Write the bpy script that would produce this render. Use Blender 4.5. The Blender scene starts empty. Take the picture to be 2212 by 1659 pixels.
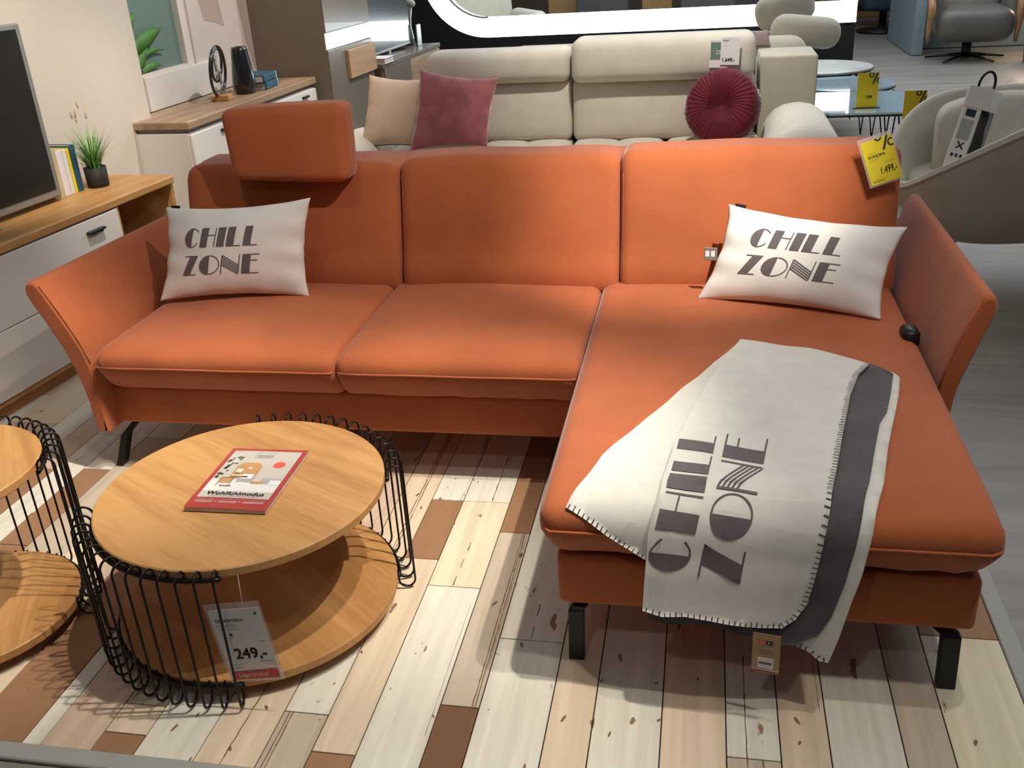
import bpy, bmesh, math, random
from mathutils import Vector, Matrix, Euler
random.seed(7)
PI = math.pi
SC = bpy.context.scene
COL = SC.collection

# ------------------------------------------------------------------ camera
H = 1.55
cd = bpy.data.cameras.new('camera'); cam = bpy.data.objects.new('camera', cd); COL.objects.link(cam)
pitch, roll, yaw = .436061628, -.0628285609, -.209406496
cp, sp, cr, sr, cy, sy = math.cos(pitch), math.sin(pitch), math.cos(roll), math.sin(roll), math.cos(yaw), math.sin(yaw)
Rp = Matrix(((1, 0, 0), (0, -sp, -cp), (0, cp, -sp)))
Rr = Matrix(((cr, -sr, 0), (sr, cr, 0), (0, 0, 1)))
Ry = Matrix(((cy, -sy, 0), (sy, cy, 0), (0, 0, 1)))
Rw = Rr @ Rp @ Ry
cx_, cy_, cz_ = Rw[0], Rw[1], Rw[2]
rot = Matrix((cx_, -cy_, -cz_)).transposed()
cam.matrix_world = Matrix.Translation((0, 0, H)) @ rot.to_4x4()
cd.sensor_width = 36; cd.sensor_fit = 'HORIZONTAL'; cd.lens = 36 * 2093.78 / 2212
cd.clip_start = .05; cd.clip_end = 100
SC.camera = cam

# ------------------------------------------------------------------ world, exposure, lights
w = bpy.data.worlds.new('world'); SC.world = w; w.use_nodes = True
w.node_tree.nodes['Background'].inputs[0].default_value = (.80, .86, 1, 1)
w.node_tree.nodes['Background'].inputs[1].default_value = .07
SC.view_settings.view_transform = 'Standard'; SC.view_settings.look = 'None'
SC.view_settings.exposure = 0; SC.view_settings.gamma = 1
try: SC.view_settings.use_curve_mapping = False
except Exception: pass

WARM = (1, .83, .64)
def spot(name, loc, aim, power, deg, blend=.6, r=.03, col=WARM):
    l = bpy.data.lights.new(name, 'SPOT'); l.energy = power; l.spot_size = math.radians(deg); l.spot_blend = blend
    l.shadow_soft_size = r; l.color = col
    o = bpy.data.objects.new(name, l); COL.objects.link(o); o.location = loc
    o.rotation_euler = (Vector(aim) - Vector(loc)).to_track_quat('-Z', 'Y').to_euler()
    return o
def area(name, loc, size, power, col, rot=(0, 0, 0)):
    l = bpy.data.lights.new(name, 'AREA'); l.shape = 'RECTANGLE'; l.size, l.size_y = size; l.energy = power; l.color = col
    o = bpy.data.objects.new(name, l); COL.objects.link(o); o.location = loc; o.rotation_euler = rot
    return o
KEY = (.75, 1.65, 3.0); SOFT = (1, .93, .83)
spot('ceiling_spot_back', KEY, (-.02, 3.18, .80), 570, 26, 1.0, .02, SOFT)
spot('ceiling_spot_seat', KEY, (-.75, 2.80, .6), 135, 46, 1.0, .02, SOFT)
spot('ceiling_spot_floor', KEY, (-.70, 2.20, 0), 230, 24, 1.0, .02, SOFT)
spot('ceiling_spot_wide', KEY, (-.6, 2.1, .2), 56, 110, .9, .02, SOFT)
spot('ceiling_spot_table', (.25, 1.75, 3.1), (-1.38, 1.45, .1), 225, 58, .6, .03, SOFT)
spot('fill_spot_right', (1.0, 1.15, 3.1), (.62, 2.0, .1), 78, 62, 1, .05, SOFT)  # added fill that lifts the underlit right side of chaise and floor
spot('ceiling_spot_left', (-.3, 1.9, 3.1), (-1.95, 2.1, 0), 350, 32, 1, .03, SOFT)
spot('ceiling_spot_armrest', (-1.2, 1.6, 3.1), (-1.5, 2.6, .3), 32, 60, 1, .05, SOFT)
spot('fill_spot_front', (-.6, -.3, 3.1), (-.6, 2.0, .2), 24, 74, 1, .08, (1, .95, .88))  # unseen fill from behind the camera for the front faces
spot('ceiling_spot_tv', (-1.4, 3.0, 3.0), (-2.9, 3.98, .62), 340, 38, 1, .04, (1, .93, .82))
spot('ceiling_spot_art', (-1.0, 4.6, 3.0), (-2.75, 5.3, .9), 205, 60, .8, .025, (1, .93, .86))
spot('ceiling_spot_white_sofa', (-.2, 4.5, 3.1), (-.25, 5.6, .5), 245, 60, .85, .05, (1, .95, .88))
spot('ceiling_spot_cabinet', (-.8, 6.3, 3.0), (-2.3, 6.6, .8), 125, 60, .9, .05, (1, .95, .88))
spot('fill_spot_aisle', (2.6, 5.4, 3.0), (2.2, 7.2, 0), 30, 100, .9, .1, (1, .88, .76))  # added fill raising the ambient level on the right floor
area('fill_area', (-.4, 2.6, 3.4), (4, 4), 14, (1, .95, .90))  # unseen broad area light, ambient fill over the sofa
area('fill_area_right', (2.2, 3.6, 3.4), (1.6, 5), 18, (.80, .88, 1))  # added cool fill to brighten the tub chair side
area('area_light_back', (.5, 9.5, 3.6), (6, 6), 340, (.86, .92, 1))  # broad cool area light over the far floor, tuned to its brightness

# ------------------------------------------------------------------ materials
def new_mat(name):
    m = bpy.data.materials.new(name); m.use_nodes = True
    return m, m.node_tree.nodes, m.node_tree.links, m.node_tree.nodes['Principled BSDF']
def mat(name, c, rough=.6, metal=0, var=.12, scale=12, bump=0, bscale=200, sheen=0, stretch=None, c2=None, spec=.5, coat=0, emit=None, es=0, alpha=1, trans=0):
    """plain procedural material: colour varied by noise, fine bump"""
    m, n, l, b = new_mat(name)
    tc = n.new('ShaderNodeTexCoord'); mp = n.new('ShaderNodeMapping'); l.new(tc.outputs['Object'], mp.inputs[0])
    if stretch: mp.inputs['Scale'].default_value = stretch
    nz = n.new('ShaderNodeTexNoise'); nz.inputs['Scale'].default_value = scale; nz.inputs['Detail'].default_value = 6
    l.new(mp.outputs[0], nz.inputs[0])
    cr_ = n.new('ShaderNodeValToRGB'); l.new(nz.outputs[0], cr_.inputs[0])
    a = tuple(max(0, x * (1 - var)) for x in c[:3]) + (1,)
    d = tuple(min(1, x * (1 + var)) for x in (c2 or c)[:3]) + (1,)
    cr_.color_ramp.elements[0].position = .3; cr_.color_ramp.elements[1].position = .7
    cr_.color_ramp.elements[0].color = a; cr_.color_ramp.elements[1].color = d
    l.new(cr_.outputs[0], b.inputs['Base Color'])
    b.inputs['Roughness'].default_value = rough; b.inputs['Metallic'].default_value = metal
    b.inputs['Specular IOR Level'].default_value = spec
    if sheen: b.inputs['Sheen Weight'].default_value = sheen; b.inputs['Sheen Roughness'].default_value = .4
    if coat: b.inputs['Coat Weight'].default_value = coat
    if alpha < 1: b.inputs['Alpha'].default_value = alpha
    if trans: b.inputs['Transmission Weight'].default_value = trans
    if emit: b.inputs['Emission Color'].default_value = (*emit, 1); b.inputs['Emission Strength'].default_value = es
    if bump:
        n2 = n.new('ShaderNodeTexNoise'); n2.inputs['Scale'].default_value = bscale; n2.inputs['Detail'].default_value = 3
        l.new(tc.outputs['Object'], n2.inputs[0])
        bp = n.new('ShaderNodeBump'); bp.inputs['Strength'].default_value = bump; bp.inputs['Distance'].default_value = .004
        l.new(n2.outputs[0], bp.inputs['Height']); l.new(bp.outputs[0], b.inputs['Normal'])
    return m
def wood(name, c1, c2, rough=.45, ax=0, scale=6, ring=1.0):
    """wood grain running along local axis ax"""
    m, n, l, b = new_mat(name)
    tc = n.new('ShaderNodeTexCoord'); mp = n.new('ShaderNodeMapping'); l.new(tc.outputs['Object'], mp.inputs[0])
    s = [scale] * 3; s[ax] = scale * .09; mp.inputs['Scale'].default_value = s
    nz = n.new('ShaderNodeTexNoise'); nz.inputs['Scale'].default_value = 1.6; nz.inputs['Detail'].default_value = 8; nz.inputs['Distortion'].default_value = ring
    l.new(mp.outputs[0], nz.inputs[0])
    n3 = n.new('ShaderNodeTexNoise'); n3.inputs['Scale'].default_value = 22; n3.inputs['Detail'].default_value = 4
    l.new(mp.outputs[0], n3.inputs[0])
    mx = n.new('ShaderNodeMath'); mx.operation = 'MULTIPLY_ADD'; mx.inputs[1].default_value = .38; l.new(n3.outputs[0], mx.inputs[0]); l.new(nz.outputs[0], mx.inputs[2])
    cr_ = n.new('ShaderNodeValToRGB'); l.new(mx.outputs[0], cr_.inputs[0])
    e = cr_.color_ramp.elements; e[0].position = .56; e[1].position = .80; e[0].color = (*c1, 1); e[1].color = (*c2, 1)
    l.new(cr_.outputs[0], b.inputs['Base Color']); b.inputs['Roughness'].default_value = rough
    b.inputs['Specular IOR Level'].default_value = .35
    return m
def plank_mat(name, c1, c2, worn=(.28, .16, .09), amount=.315, rough=.55):
    """painted, worn plank: soft grain plus chipped spots showing brown wood"""
    m, n, l, b = new_mat(name)
    tc = n.new('ShaderNodeTexCoord'); mp = n.new('ShaderNodeMapping'); l.new(tc.outputs['Object'], mp.inputs[0]); mp.inputs['Scale'].default_value = (26, 1.3, 26)
    nz = n.new('ShaderNodeTexNoise'); nz.inputs['Scale'].default_value = 1.5; nz.inputs['Detail'].default_value = 7; nz.inputs['Distortion'].default_value = .6; l.new(mp.outputs[0], nz.inputs[0])
    r1 = n.new('ShaderNodeValToRGB'); l.new(nz.outputs[0], r1.inputs[0]); r1.color_ramp.elements[0].position = .3; r1.color_ramp.elements[1].position = .75
    r1.color_ramp.elements[0].color = (*[q * .90 for q in c1], 1); r1.color_ramp.elements[1].color = (*[min(.82, q * 1.03) for q in c2], 1)
    mp2 = n.new('ShaderNodeMapping'); l.new(tc.outputs['Object'], mp2.inputs[0]); mp2.inputs['Scale'].default_value = (20, 8, 20)
    n2 = n.new('ShaderNodeTexNoise'); n2.inputs['Scale'].default_value = 1.15; n2.inputs['Detail'].default_value = 3; l.new(mp2.outputs[0], n2.inputs[0])
    r2 = n.new('ShaderNodeValToRGB'); l.new(n2.outputs[0], r2.inputs[0])
    r2.color_ramp.elements[0].position = amount - .012; r2.color_ramp.elements[0].color = (1, 1, 1, 1)
    r2.color_ramp.elements[1].position = amount + .012; r2.color_ramp.elements[1].color = (0, 0, 0, 1)
    mx = n.new('ShaderNodeMix'); mx.data_type = 'RGBA'; l.new(r2.outputs[0], mx.inputs['Factor']); l.new(r1.outputs[0], mx.inputs['A']); mx.inputs['B'].default_value = (*worn, 1)
    l.new(mx.outputs['Result'], b.inputs['Base Color']); b.inputs['Roughness'].default_value = rough
    b.inputs['Specular IOR Level'].default_value = .3
    return m
def weave(name, c, rough=.9, scale=150, var=.1, sheen=.2, bump=.35):
    """woven cloth: crossed waves in colour and bump"""
    m, n, l, b = new_mat(name)
    tc = n.new('ShaderNodeTexCoord')
    vals = []
    for k in range(2):
        wv = n.new('ShaderNodeTexWave'); wv.bands_direction = ('X', 'Z')[k]; wv.inputs['Scale'].default_value = scale / 6.28; wv.inputs['Distortion'].default_value = 1.5; wv.inputs['Detail Scale'].default_value = 3
        l.new(tc.outputs['Object'], wv.inputs[0]); vals.append(wv)
    ad = n.new('ShaderNodeMath'); ad.operation = 'ADD'; l.new(vals[0].outputs['Fac'], ad.inputs[0]); l.new(vals[1].outputs['Fac'], ad.inputs[1])
    nz = n.new('ShaderNodeTexNoise'); nz.inputs['Scale'].default_value = 9; nz.inputs['Detail'].default_value = 5; l.new(tc.outputs['Object'], nz.inputs[0])
    hf = n.new('ShaderNodeMath'); hf.operation = 'MULTIPLY_ADD'; hf.inputs[1].default_value = .22; l.new(ad.outputs[0], hf.inputs[0]); l.new(nz.outputs[0], hf.inputs[2])
    r = n.new('ShaderNodeValToRGB'); l.new(hf.outputs[0], r.inputs[0]); r.color_ramp.elements[0].position = .35; r.color_ramp.elements[1].position = 1
    r.color_ramp.elements[0].color = (*[x * (1 - var) for x in c], 1); r.color_ramp.elements[1].color = (*[min(1, x * (1 + var)) for x in c], 1)
    l.new(r.outputs[0], b.inputs['Base Color']); b.inputs['Roughness'].default_value = rough; b.inputs['Sheen Weight'].default_value = sheen
    bp = n.new('ShaderNodeBump'); bp.inputs['Strength'].default_value = bump; bp.inputs['Distance'].default_value = .002
    l.new(ad.outputs[0], bp.inputs['Height']); l.new(bp.outputs[0], b.inputs['Normal']); b.inputs['Specular IOR Level'].default_value = .2
    return m
def glow(name, c, s): return mat(name, c, emit=c, es=s, var=0)

M = {}
M['orange'] = mat('orange velour', (.41, .112, .041), .85, var=.15, scale=3.2, bump=.25, bscale=260, sheen=.25, spec=.2)
M['black'] = mat('black lacquered metal', (.010, .011, .011), .4, .3, scale=40)
M['wire'] = mat('black wire', (.014, .011, .010), .32, .6)
M['oak'] = wood('natural oak', (.52, .28, .10), (.38, .185, .06), ax=0, scale=4.5)
M['oak_dark'] = wood('oak side', (.50, .24, .08), (.36, .16, .045), ax=1)
M['oak_grey'] = wood('greyed oak', (.42, .28, .17), (.27, .165, .095), ax=1, scale=5)
M['scar'] = mat('bare wood scar', (.20, .11, .06), .8, var=.3, scale=30)
M['floor_gap'] = mat('dark joint', (.03, .018, .01), .9)
M['white_lacquer'] = mat('white lacquer', (.70, .66, .60), .35, var=.02)
M['grey_lacquer'] = mat('grey lacquer', (.17, .14, .11), .25, var=.03, coat=.3)
M['taupe'] = mat('taupe board', (.16, .118, .082), .6, var=.05)
M['wall'] = mat('beige wall paint', (.58, .51, .435), .85, var=.03, scale=3)
M['wall_light'] = mat('light wall paint', (.66, .58, .52), .85, var=.03)
M['green_paint'] = mat('sea green paint', (.13, .20, .17), .8, var=.04)
M['tv_black'] = mat('dark screen', (.010, .009, .008), .28, var=0)
M['tv_frame'] = mat('silver grey frame', (.30, .30, .28), .35, .5, var=.02)
M['cream_cloth'] = weave('cream boucle', (.60, .54, .45), scale=480)
M['cream_plain'] = mat('cream upholstery', (.46, .42, .33), .9, var=.05, bump=.3, bscale=400, sheen=.2)
M['pillow'] = weave('white cotton', (.80, .77, .72), scale=900, var=.05, bump=.3)
M['print'] = mat('grey print', (.125, .10, .105), .9, var=.08, scale=60)
M['blanket'] = mat('cream fleece', (.72, .69, .62), .95, var=.05, scale=25, bump=.35, bscale=900, sheen=.5, spec=.1)
M['blanket_grey'] = mat('charcoal fleece', (.10, .092, .095), .95, var=.12, scale=25, bump=.35, bscale=900, sheen=.3, spec=.1)
M['stitch'] = mat('charcoal yarn', (.05, .045, .045), .9)
M['beige_cushion'] = mat('sand linen', (.58, .43, .30), .9, var=.06, bump=.3, bscale=300)
M['mauve'] = mat('mauve velvet', (.32, .09, .098), .8, var=.25, scale=14, bump=.3, bscale=120, sheen=.6)
M['red'] = mat('crimson velvet', (.105, .002, .008), .7, var=.25, scale=20, sheen=.25, spec=.3)
M['yellow'] = mat('yellow card', (.82, .66, .03), .4, var=.03)
M['yellow_dim'] = mat('yellow sign card', (.62, .47, .015), .45, var=.03)
M['ink'] = mat('black ink', (.02, .016, .012), .6)
M['ink_soft'] = mat('pale ink', (.35, .26, .03), .6)
M['ink_grey'] = mat('grey ink', (.22, .20, .19), .6)
M['paper'] = mat('white paper', (.74, .70, .68), .5, var=.02)
M['kraft'] = mat('kraft paper', (.42, .28, .15), .8, var=.06)
M['red_print'] = mat('red print', (.62, .07, .05), .5, var=.04)
M['mag_red'] = mat('magazine red', (.38, .050, .045), .3, var=.04)
M['mag_pages'] = mat('page edges', (.55, .45, .40), .7)
M['plastic'] = mat('clear film', (.8, .75, .72), .12, alpha=.28)
M['glass'] = mat('clear glass top', (.55, .75, .8), .03, spec=1, alpha=.45, var=0)
M['marble'] = mat('pale stone', (.50, .50, .46), .2, var=.15, scale=8)
M['glass_dark'] = mat('dark polished glass', (.03, .035, .04), .04, spec=1, var=0, coat=1)
M['glass_reflection_tint'] = mat('glass with reflection tint', (.46, .62, .68), .06, spec=1, var=.05, coat=1)  # pale base colour paints in the bright reflection on the table tops
M['trim'] = mat('aluminium trim', (.34, .34, .31), .5, 0, var=.03)
M['vase'] = mat('black glazed ceramic', (.012, .010, .010), .22, coat=.5)
M['matt_black'] = mat('matt black pot', (.018, .015, .013), .7)
M['blue_book'] = mat('petrol blue cloth', (.025, .085, .13), .6)
M['leaf'] = mat('leaf green', (.06, .19, .02), .5, var=.3)
M['grass'] = mat('grass green', (.14, .42, .08), .5, var=.5, scale=30)
M['grass_dark'] = mat('dark grass', (.04, .10, .025), .6, var=.3)
M['straw'] = mat('straw', (.55, .42, .24), .8)
M['led'] = glow('led panel', (.86, .97, 1), 5.5)
M['partition'] = mat('black partition', (.004, .004, .004), .7)
M['grey_leather'] = mat('grey leather', (.105, .10, .085), .5, var=.08, bump=.2, bscale=150)
M['walnut'] = wood('walnut', (.36, .20, .10), (.22, .11, .05), ax=2)
M['blue_grey'] = mat('blue grey panel', (.16, .215, .235), .7, var=.03)
M['brown_wall'] = mat('ochre brown board', (.22, .12, .04), .7, var=.05)
M['navy'] = mat('navy upholstery', (.015, .030, .055), .8)
M['dark_cloth'] = mat('dark grey cloth', (.055, .05, .05), .9)

# ------------------------------------------------------------------ mesh helpers
def mesh_obj(name, verts, faces, material, parent=None, smooth=True, mats=None, mi=None):
    me = bpy.data.meshes.new(name); me.from_pydata([tuple(v) for v in verts], [], faces)
    for mm in (mats or [material]): me.materials.append(mm)
    if mi: me.polygons.foreach_set('material_index', mi)
    if smooth: me.polygons.foreach_set('use_smooth', [True] * len(me.polygons))
    me.update()
    o = bpy.data.objects.new(name, me); COL.objects.link(o)
    if parent: o.parent = parent
    return o
class MB:
    def __init__(s): s.v = []; s.f = []; s.mi = []
    def add(s, verts, faces, mi=0):
        b = len(s.v); s.v += [tuple(v) for v in verts]; s.f += [tuple(i + b for i in f) for f in faces]; s.mi += [mi] * len(faces); return s
    def build(s, name, material, parent=None, smooth=True, mats=None):
        return mesh_obj(name, s.v, s.f, material, parent, smooth, mats, s.mi if mats else None)
def boxg(x0, x1, y0, y1, z0, z1, c=.004):
    """chamfered box (24 verts)"""
    c = min(c, abs(x1 - x0) * .3, abs(y1 - y0) * .3, abs(z1 - z0) * .3)
    bm = bmesh.new(); bmesh.ops.create_cube(bm, size=1)
    for v in bm.verts: v.co = Vector(((x0 + x1) / 2 + v.co.x * (x1 - x0), (y0 + y1) / 2 + v.co.y * (y1 - y0), (z0 + z1) / 2 + v.co.z * (z1 - z0)))
    if c > 0: bmesh.ops.bevel(bm, geom=list(bm.edges), offset=c, segments=1, affect='EDGES')
    bm.verts.index_update()
    V = [v.co.copy() for v in bm.verts]; F = [tuple(v.index for v in f.verts) for f in bm.faces]; bm.free()
    return V, F
def box(name, a, m, parent=None, c=.004, T=None):
    V, F = boxg(*a, c)
    if T: V = [T @ v for v in V]
    return mesh_obj(name, V, F, M[m] if isinstance(m, str) else m, parent, False)
def rbox(x0, x1, y0, y1, z0, z1, r=.04, step=.04, fn=None):
    """rounded box sampled finely, then deformed by fn(point, unit coords)"""
    ax = [(x0 + x1) / 2, (y0 + y1) / 2, (z0 + z1) / 2]; h = [(x1 - x0) / 2, (y1 - y0) / 2, (z1 - z0) / 2]
    r = min(r, *[q * .98 for q in h])
    lin = []
    for q in h:
        k = 4
        edge = [-q + r * (1 - math.cos(PI / 2 * i / k)) * 1.0 for i in range(k)]
        n = max(1, int(round((2 * q - 2 * r) / step)))
        mid = [-(q - r) + 2 * (q - r) * i / n for i in range(n + 1)]
        L = edge + mid + [-e for e in reversed(edge)]
        lin.append(L)
    idx = {}; V = []; F = []
    def vid(p):
        key = tuple(round(c, 6) for c in p)
        if key in idx: return idx[key]
        inner = [max(-(h[i] - r), min(h[i] - r, p[i])) for i in range(3)]
        d = Vector([p[i] - inner[i] for i in range(3)])
        if d.length > 1e-9: d = d.normalized() * r
        q = Vector(inner) + d
        u = [q[i] / h[i] for i in range(3)]
        q = q + Vector(ax)
        if fn: q = fn(q, u)
        idx[key] = len(V); V.append(Vector(q)); return idx[key]
    for a in range(3):
        b, c = (a + 1) % 3, (a + 2) % 3
        for s in (-1, 1):
            for i in range(len(lin[b]) - 1):
                for j in range(len(lin[c]) - 1):
                    ids = []
                    for (ii, jj) in ((i, j), (i + 1, j), (i + 1, j + 1), (i, j + 1)):
                        p = [0, 0, 0]; p[a] = s * h[a]; p[b] = lin[b][ii]; p[c] = lin[c][jj]; ids.append(vid(p))
                    if s < 0: ids.reverse()
                    if len(set(ids)) >= 3:
                        ids2 = [ids[0]]
                        for q in ids[1:]:
                            if q != ids2[-1]: ids2.append(q)
                        if ids2[0] == ids2[-1]: ids2.pop()
                        if len(ids2) >= 3: F.append(tuple(ids2))
    return V, F
def soft(name, a, m, parent=None, r=.04, step=.04, fn=None):
    V, F = rbox(*a, r, step, fn)
    return mesh_obj(name, V, F, M[m] if isinstance(m, str) else m, parent)
def tubeg(pts, r, n=8, closed=False):
    pts = [Vector(p) for p in pts]; V = []; F = []; N = len(pts)
    t0 = (pts[1] - pts[0]).normalized(); up = Vector((0, 0, 1)) if abs(t0.z) < .9 else Vector((1, 0, 0))
    nrm = t0.cross(up).normalized()
    for i, p in enumerate(pts):
        if closed: t = (pts[(i + 1) % N] - pts[i - 1]).normalized()
        else: t = (pts[min(i + 1, N - 1)] - pts[max(i - 1, 0)]).normalized()
        nrm = (nrm - t * nrm.dot(t)).normalized(); bn = t.cross(nrm)
        rr = r[i] if isinstance(r, (list, tuple)) else r
        for k in range(n):
            a = 2 * PI * k / n; V.append(p + nrm * math.cos(a) * rr + bn * math.sin(a) * rr)
    for i in range(N if closed else N - 1):
        j = (i + 1) % N
        for k in range(n): F.append((i * n + k, i * n + (k + 1) % n, j * n + (k + 1) % n, j * n + k))
    if not closed: F.append(tuple(range(n - 1, -1, -1))); F.append(tuple((N - 1) * n + k for k in range(n)))
    return V, F
def tube(name, pts, r, m, parent=None, n=8, closed=False):
    V, F = tubeg(pts, r, n, closed); return mesh_obj(name, V, F, M[m], parent)
def latheg(prof, n=32, c=(0, 0)):
    V = []; F = []
    for (r, z) in prof:
        for k in range(n): a = 2 * PI * k / n; V.append((c[0] + r * math.cos(a), c[1] + r * math.sin(a), z))
    for i in range(len(prof) - 1):
        for k in range(n): F.append((i * n + k, i * n + (k + 1) % n, (i + 1) * n + (k + 1) % n, (i + 1) * n + k))
    F.append(tuple(range(n - 1, -1, -1))); F.append(tuple((len(prof) - 1) * n + k for k in range(n)))
    return V, F
def lathe(name, prof, m, parent=None, n=32, c=(0, 0), smooth=True):
    V, F = latheg(prof, n, c); return mesh_obj(name, V, F, M[m], parent, smooth)
def tag(o, label=None, cat=None, group=None, kind=None):
    if label: o['label'] = label
    if cat: o['category'] = cat
    if group: o['group'] = group
    if kind: o['kind'] = kind
    return o
def thing(name, label, cat, loc=(0, 0, 0), rz=0, group=None):
    o = bpy.data.objects.new(name, None); COL.objects.link(o); o.empty_display_size = .1
    o.location = loc; o.rotation_euler = (0, 0, rz)
    return tag(o, label, cat, group)
def struct(o, label=None): o['kind'] = 'structure'; return tag(o, label)
def flat_map(polys, step, fn, thick=.0, lift=0.0):
    """2D polygons -> cut on a grid -> mapped by fn(u, v, lift); thickness by a second skin below"""
    bm = bmesh.new()
    for P in polys:
        vs = [bm.verts.new((x, y, 0)) for x, y in P]
        try: bm.faces.new(vs)
        except Exception: pass
    bmesh.ops.triangulate(bm, faces=list(bm.faces))
    xs = [v.co.x for v in bm.verts]; ys = [v.co.y for v in bm.verts]
    sx, sy_ = step if isinstance(step, (tuple, list)) else (step, step)
    k = math.floor(min(xs) / sx) + 1
    while k * sx < max(xs):
        bmesh.ops.bisect_plane(bm, geom=list(bm.verts) + list(bm.edges) + list(bm.faces), plane_co=(k * sx, 0, 0), plane_no=(1, 0, 0), dist=1e-6); k += 1
    k = math.floor(min(ys) / sy_) + 1
    while k * sy_ < max(ys):
        bmesh.ops.bisect_plane(bm, geom=list(bm.verts) + list(bm.edges) + list(bm.faces), plane_co=(0, k * sy_, 0), plane_no=(0, 1, 0), dist=1e-6); k += 1
    bmesh.ops.remove_doubles(bm, verts=list(bm.verts), dist=1e-6)
    bm.verts.index_update()
    P2 = [(v.co.x, v.co.y) for v in bm.verts]; F = [tuple(v.index for v in f.verts) for f in bm.faces]
    bnd = [(e.verts[0].index, e.verts[1].index) for e in bm.edges if len(e.link_faces) == 1]
    bm.free()
    V = [Vector(fn(u, v, lift)) for u, v in P2]
    if thick > 0:
        n = len(V); V += [Vector(fn(u, v, lift - thick)) for u, v in P2]
        F2 = [tuple(i + n for i in reversed(f)) for f in F]
        F = F + F2 + [(a, b, b + n, a + n) for a, b in bnd]
    return V, F
def text_geo(s, size, align='LEFT'):
    cu = bpy.data.curves.new('t', 'FONT'); cu.body = s; cu.size = size; cu.align_x = align; cu.resolution_u = 3
    ob = bpy.data.objects.new('t', cu); COL.objects.link(ob)
    dg = bpy.context.evaluated_depsgraph_get(); me = bpy.data.meshes.new_from_object(ob.evaluated_get(dg))
    V = [v.co.copy() for v in me.vertices]; F = [tuple(p.vertices) for p in me.polygons]
    bpy.data.objects.remove(ob); bpy.data.curves.remove(cu); bpy.data.meshes.remove(me)
    return V, F
class Card:
    """local flat card: x right, y up in metres from the lower-left corner, placed by matrix T"""
    def __init__(s, T, parent): s.T = T; s.p = parent
    def rect(s, name, x0, x1, y0, y1, m, z=.0006, t=.0005):
        V, F = boxg(x0, x1, y0, y1, z - t, z, 0); return mesh_obj(name, [s.T @ v for v in V], F, M[m], s.p, False)
    def text(s, name, txt, x, y, size, m, z=.0009, align='LEFT', bold=0, sx=1, slant=0):
        V, F = text_geo(txt, size, align)
        V2 = list(V); F2 = list(F)
        if bold:
            for dx, dy in ((bold, 0), (0, bold), (bold, bold)):
                n = len(V2); V2 += [v + Vector((dx, dy, .00002)) for v in V]; F2 += [tuple(i + n for i in f) for f in F]
        V2 = [s.T @ Vector((x + v.x * sx + v.y * slant, y + v.y, z + v.z)) for v in V2]
        return mesh_obj(name, V2, F2, M[m], s.p, False)
    def lines(s, name, rows, m, z=.0009):
        if name == 'fine_print':                       # one part per paragraph
            groups = []
            for r in rows:
                for g in groups:
                    if any(abs(r[2] - q[2]) < .012 and r[0] < q[1] and q[0] < r[1] for q in g): g.append(r); break
                else: groups.append([r])
            for g in groups: s.lines('small_print', g, m, z)
            return None
        mb = MB()
        for (x0, x1, y, h) in rows:
            V, F = boxg(x0, x1, y, y + h, z - .0002, z, 0); mb.add([s.T @ v for v in V], F)
        return mb.build(name, M[m], s.p, False)
    def poly(s, name, pts, m, z=.0009):
        V, F = flat_map([pts], 10, lambda u, v, l: (u, v, z), 0); return mesh_obj(name, [s.T @ v for v in V], F, M[m], s.p, False)
def frame(o, ex, ey):
    """matrix with origin o, x axis ex and y axis close to ey"""
    ex = Vector(ex).normalized(); ey = Vector(ey); ey = (ey - ex * ey.dot(ex)).normalized(); ez = ex.cross(ey)
    m = Matrix((ex, ey, ez)).transposed().to_4x4(); m.translation = Vector(o); return m
def disc_poly(cx, cy, r, n=40, a0=0, a1=2 * PI): return [(cx + r * math.cos(a0 + (a1 - a0) * i / n), cy + r * math.sin(a0 + (a1 - a0) * i / n)) for i in range(n + (0 if abs(a1 - a0 - 2 * PI) < 1e-6 else 1))]

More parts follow.
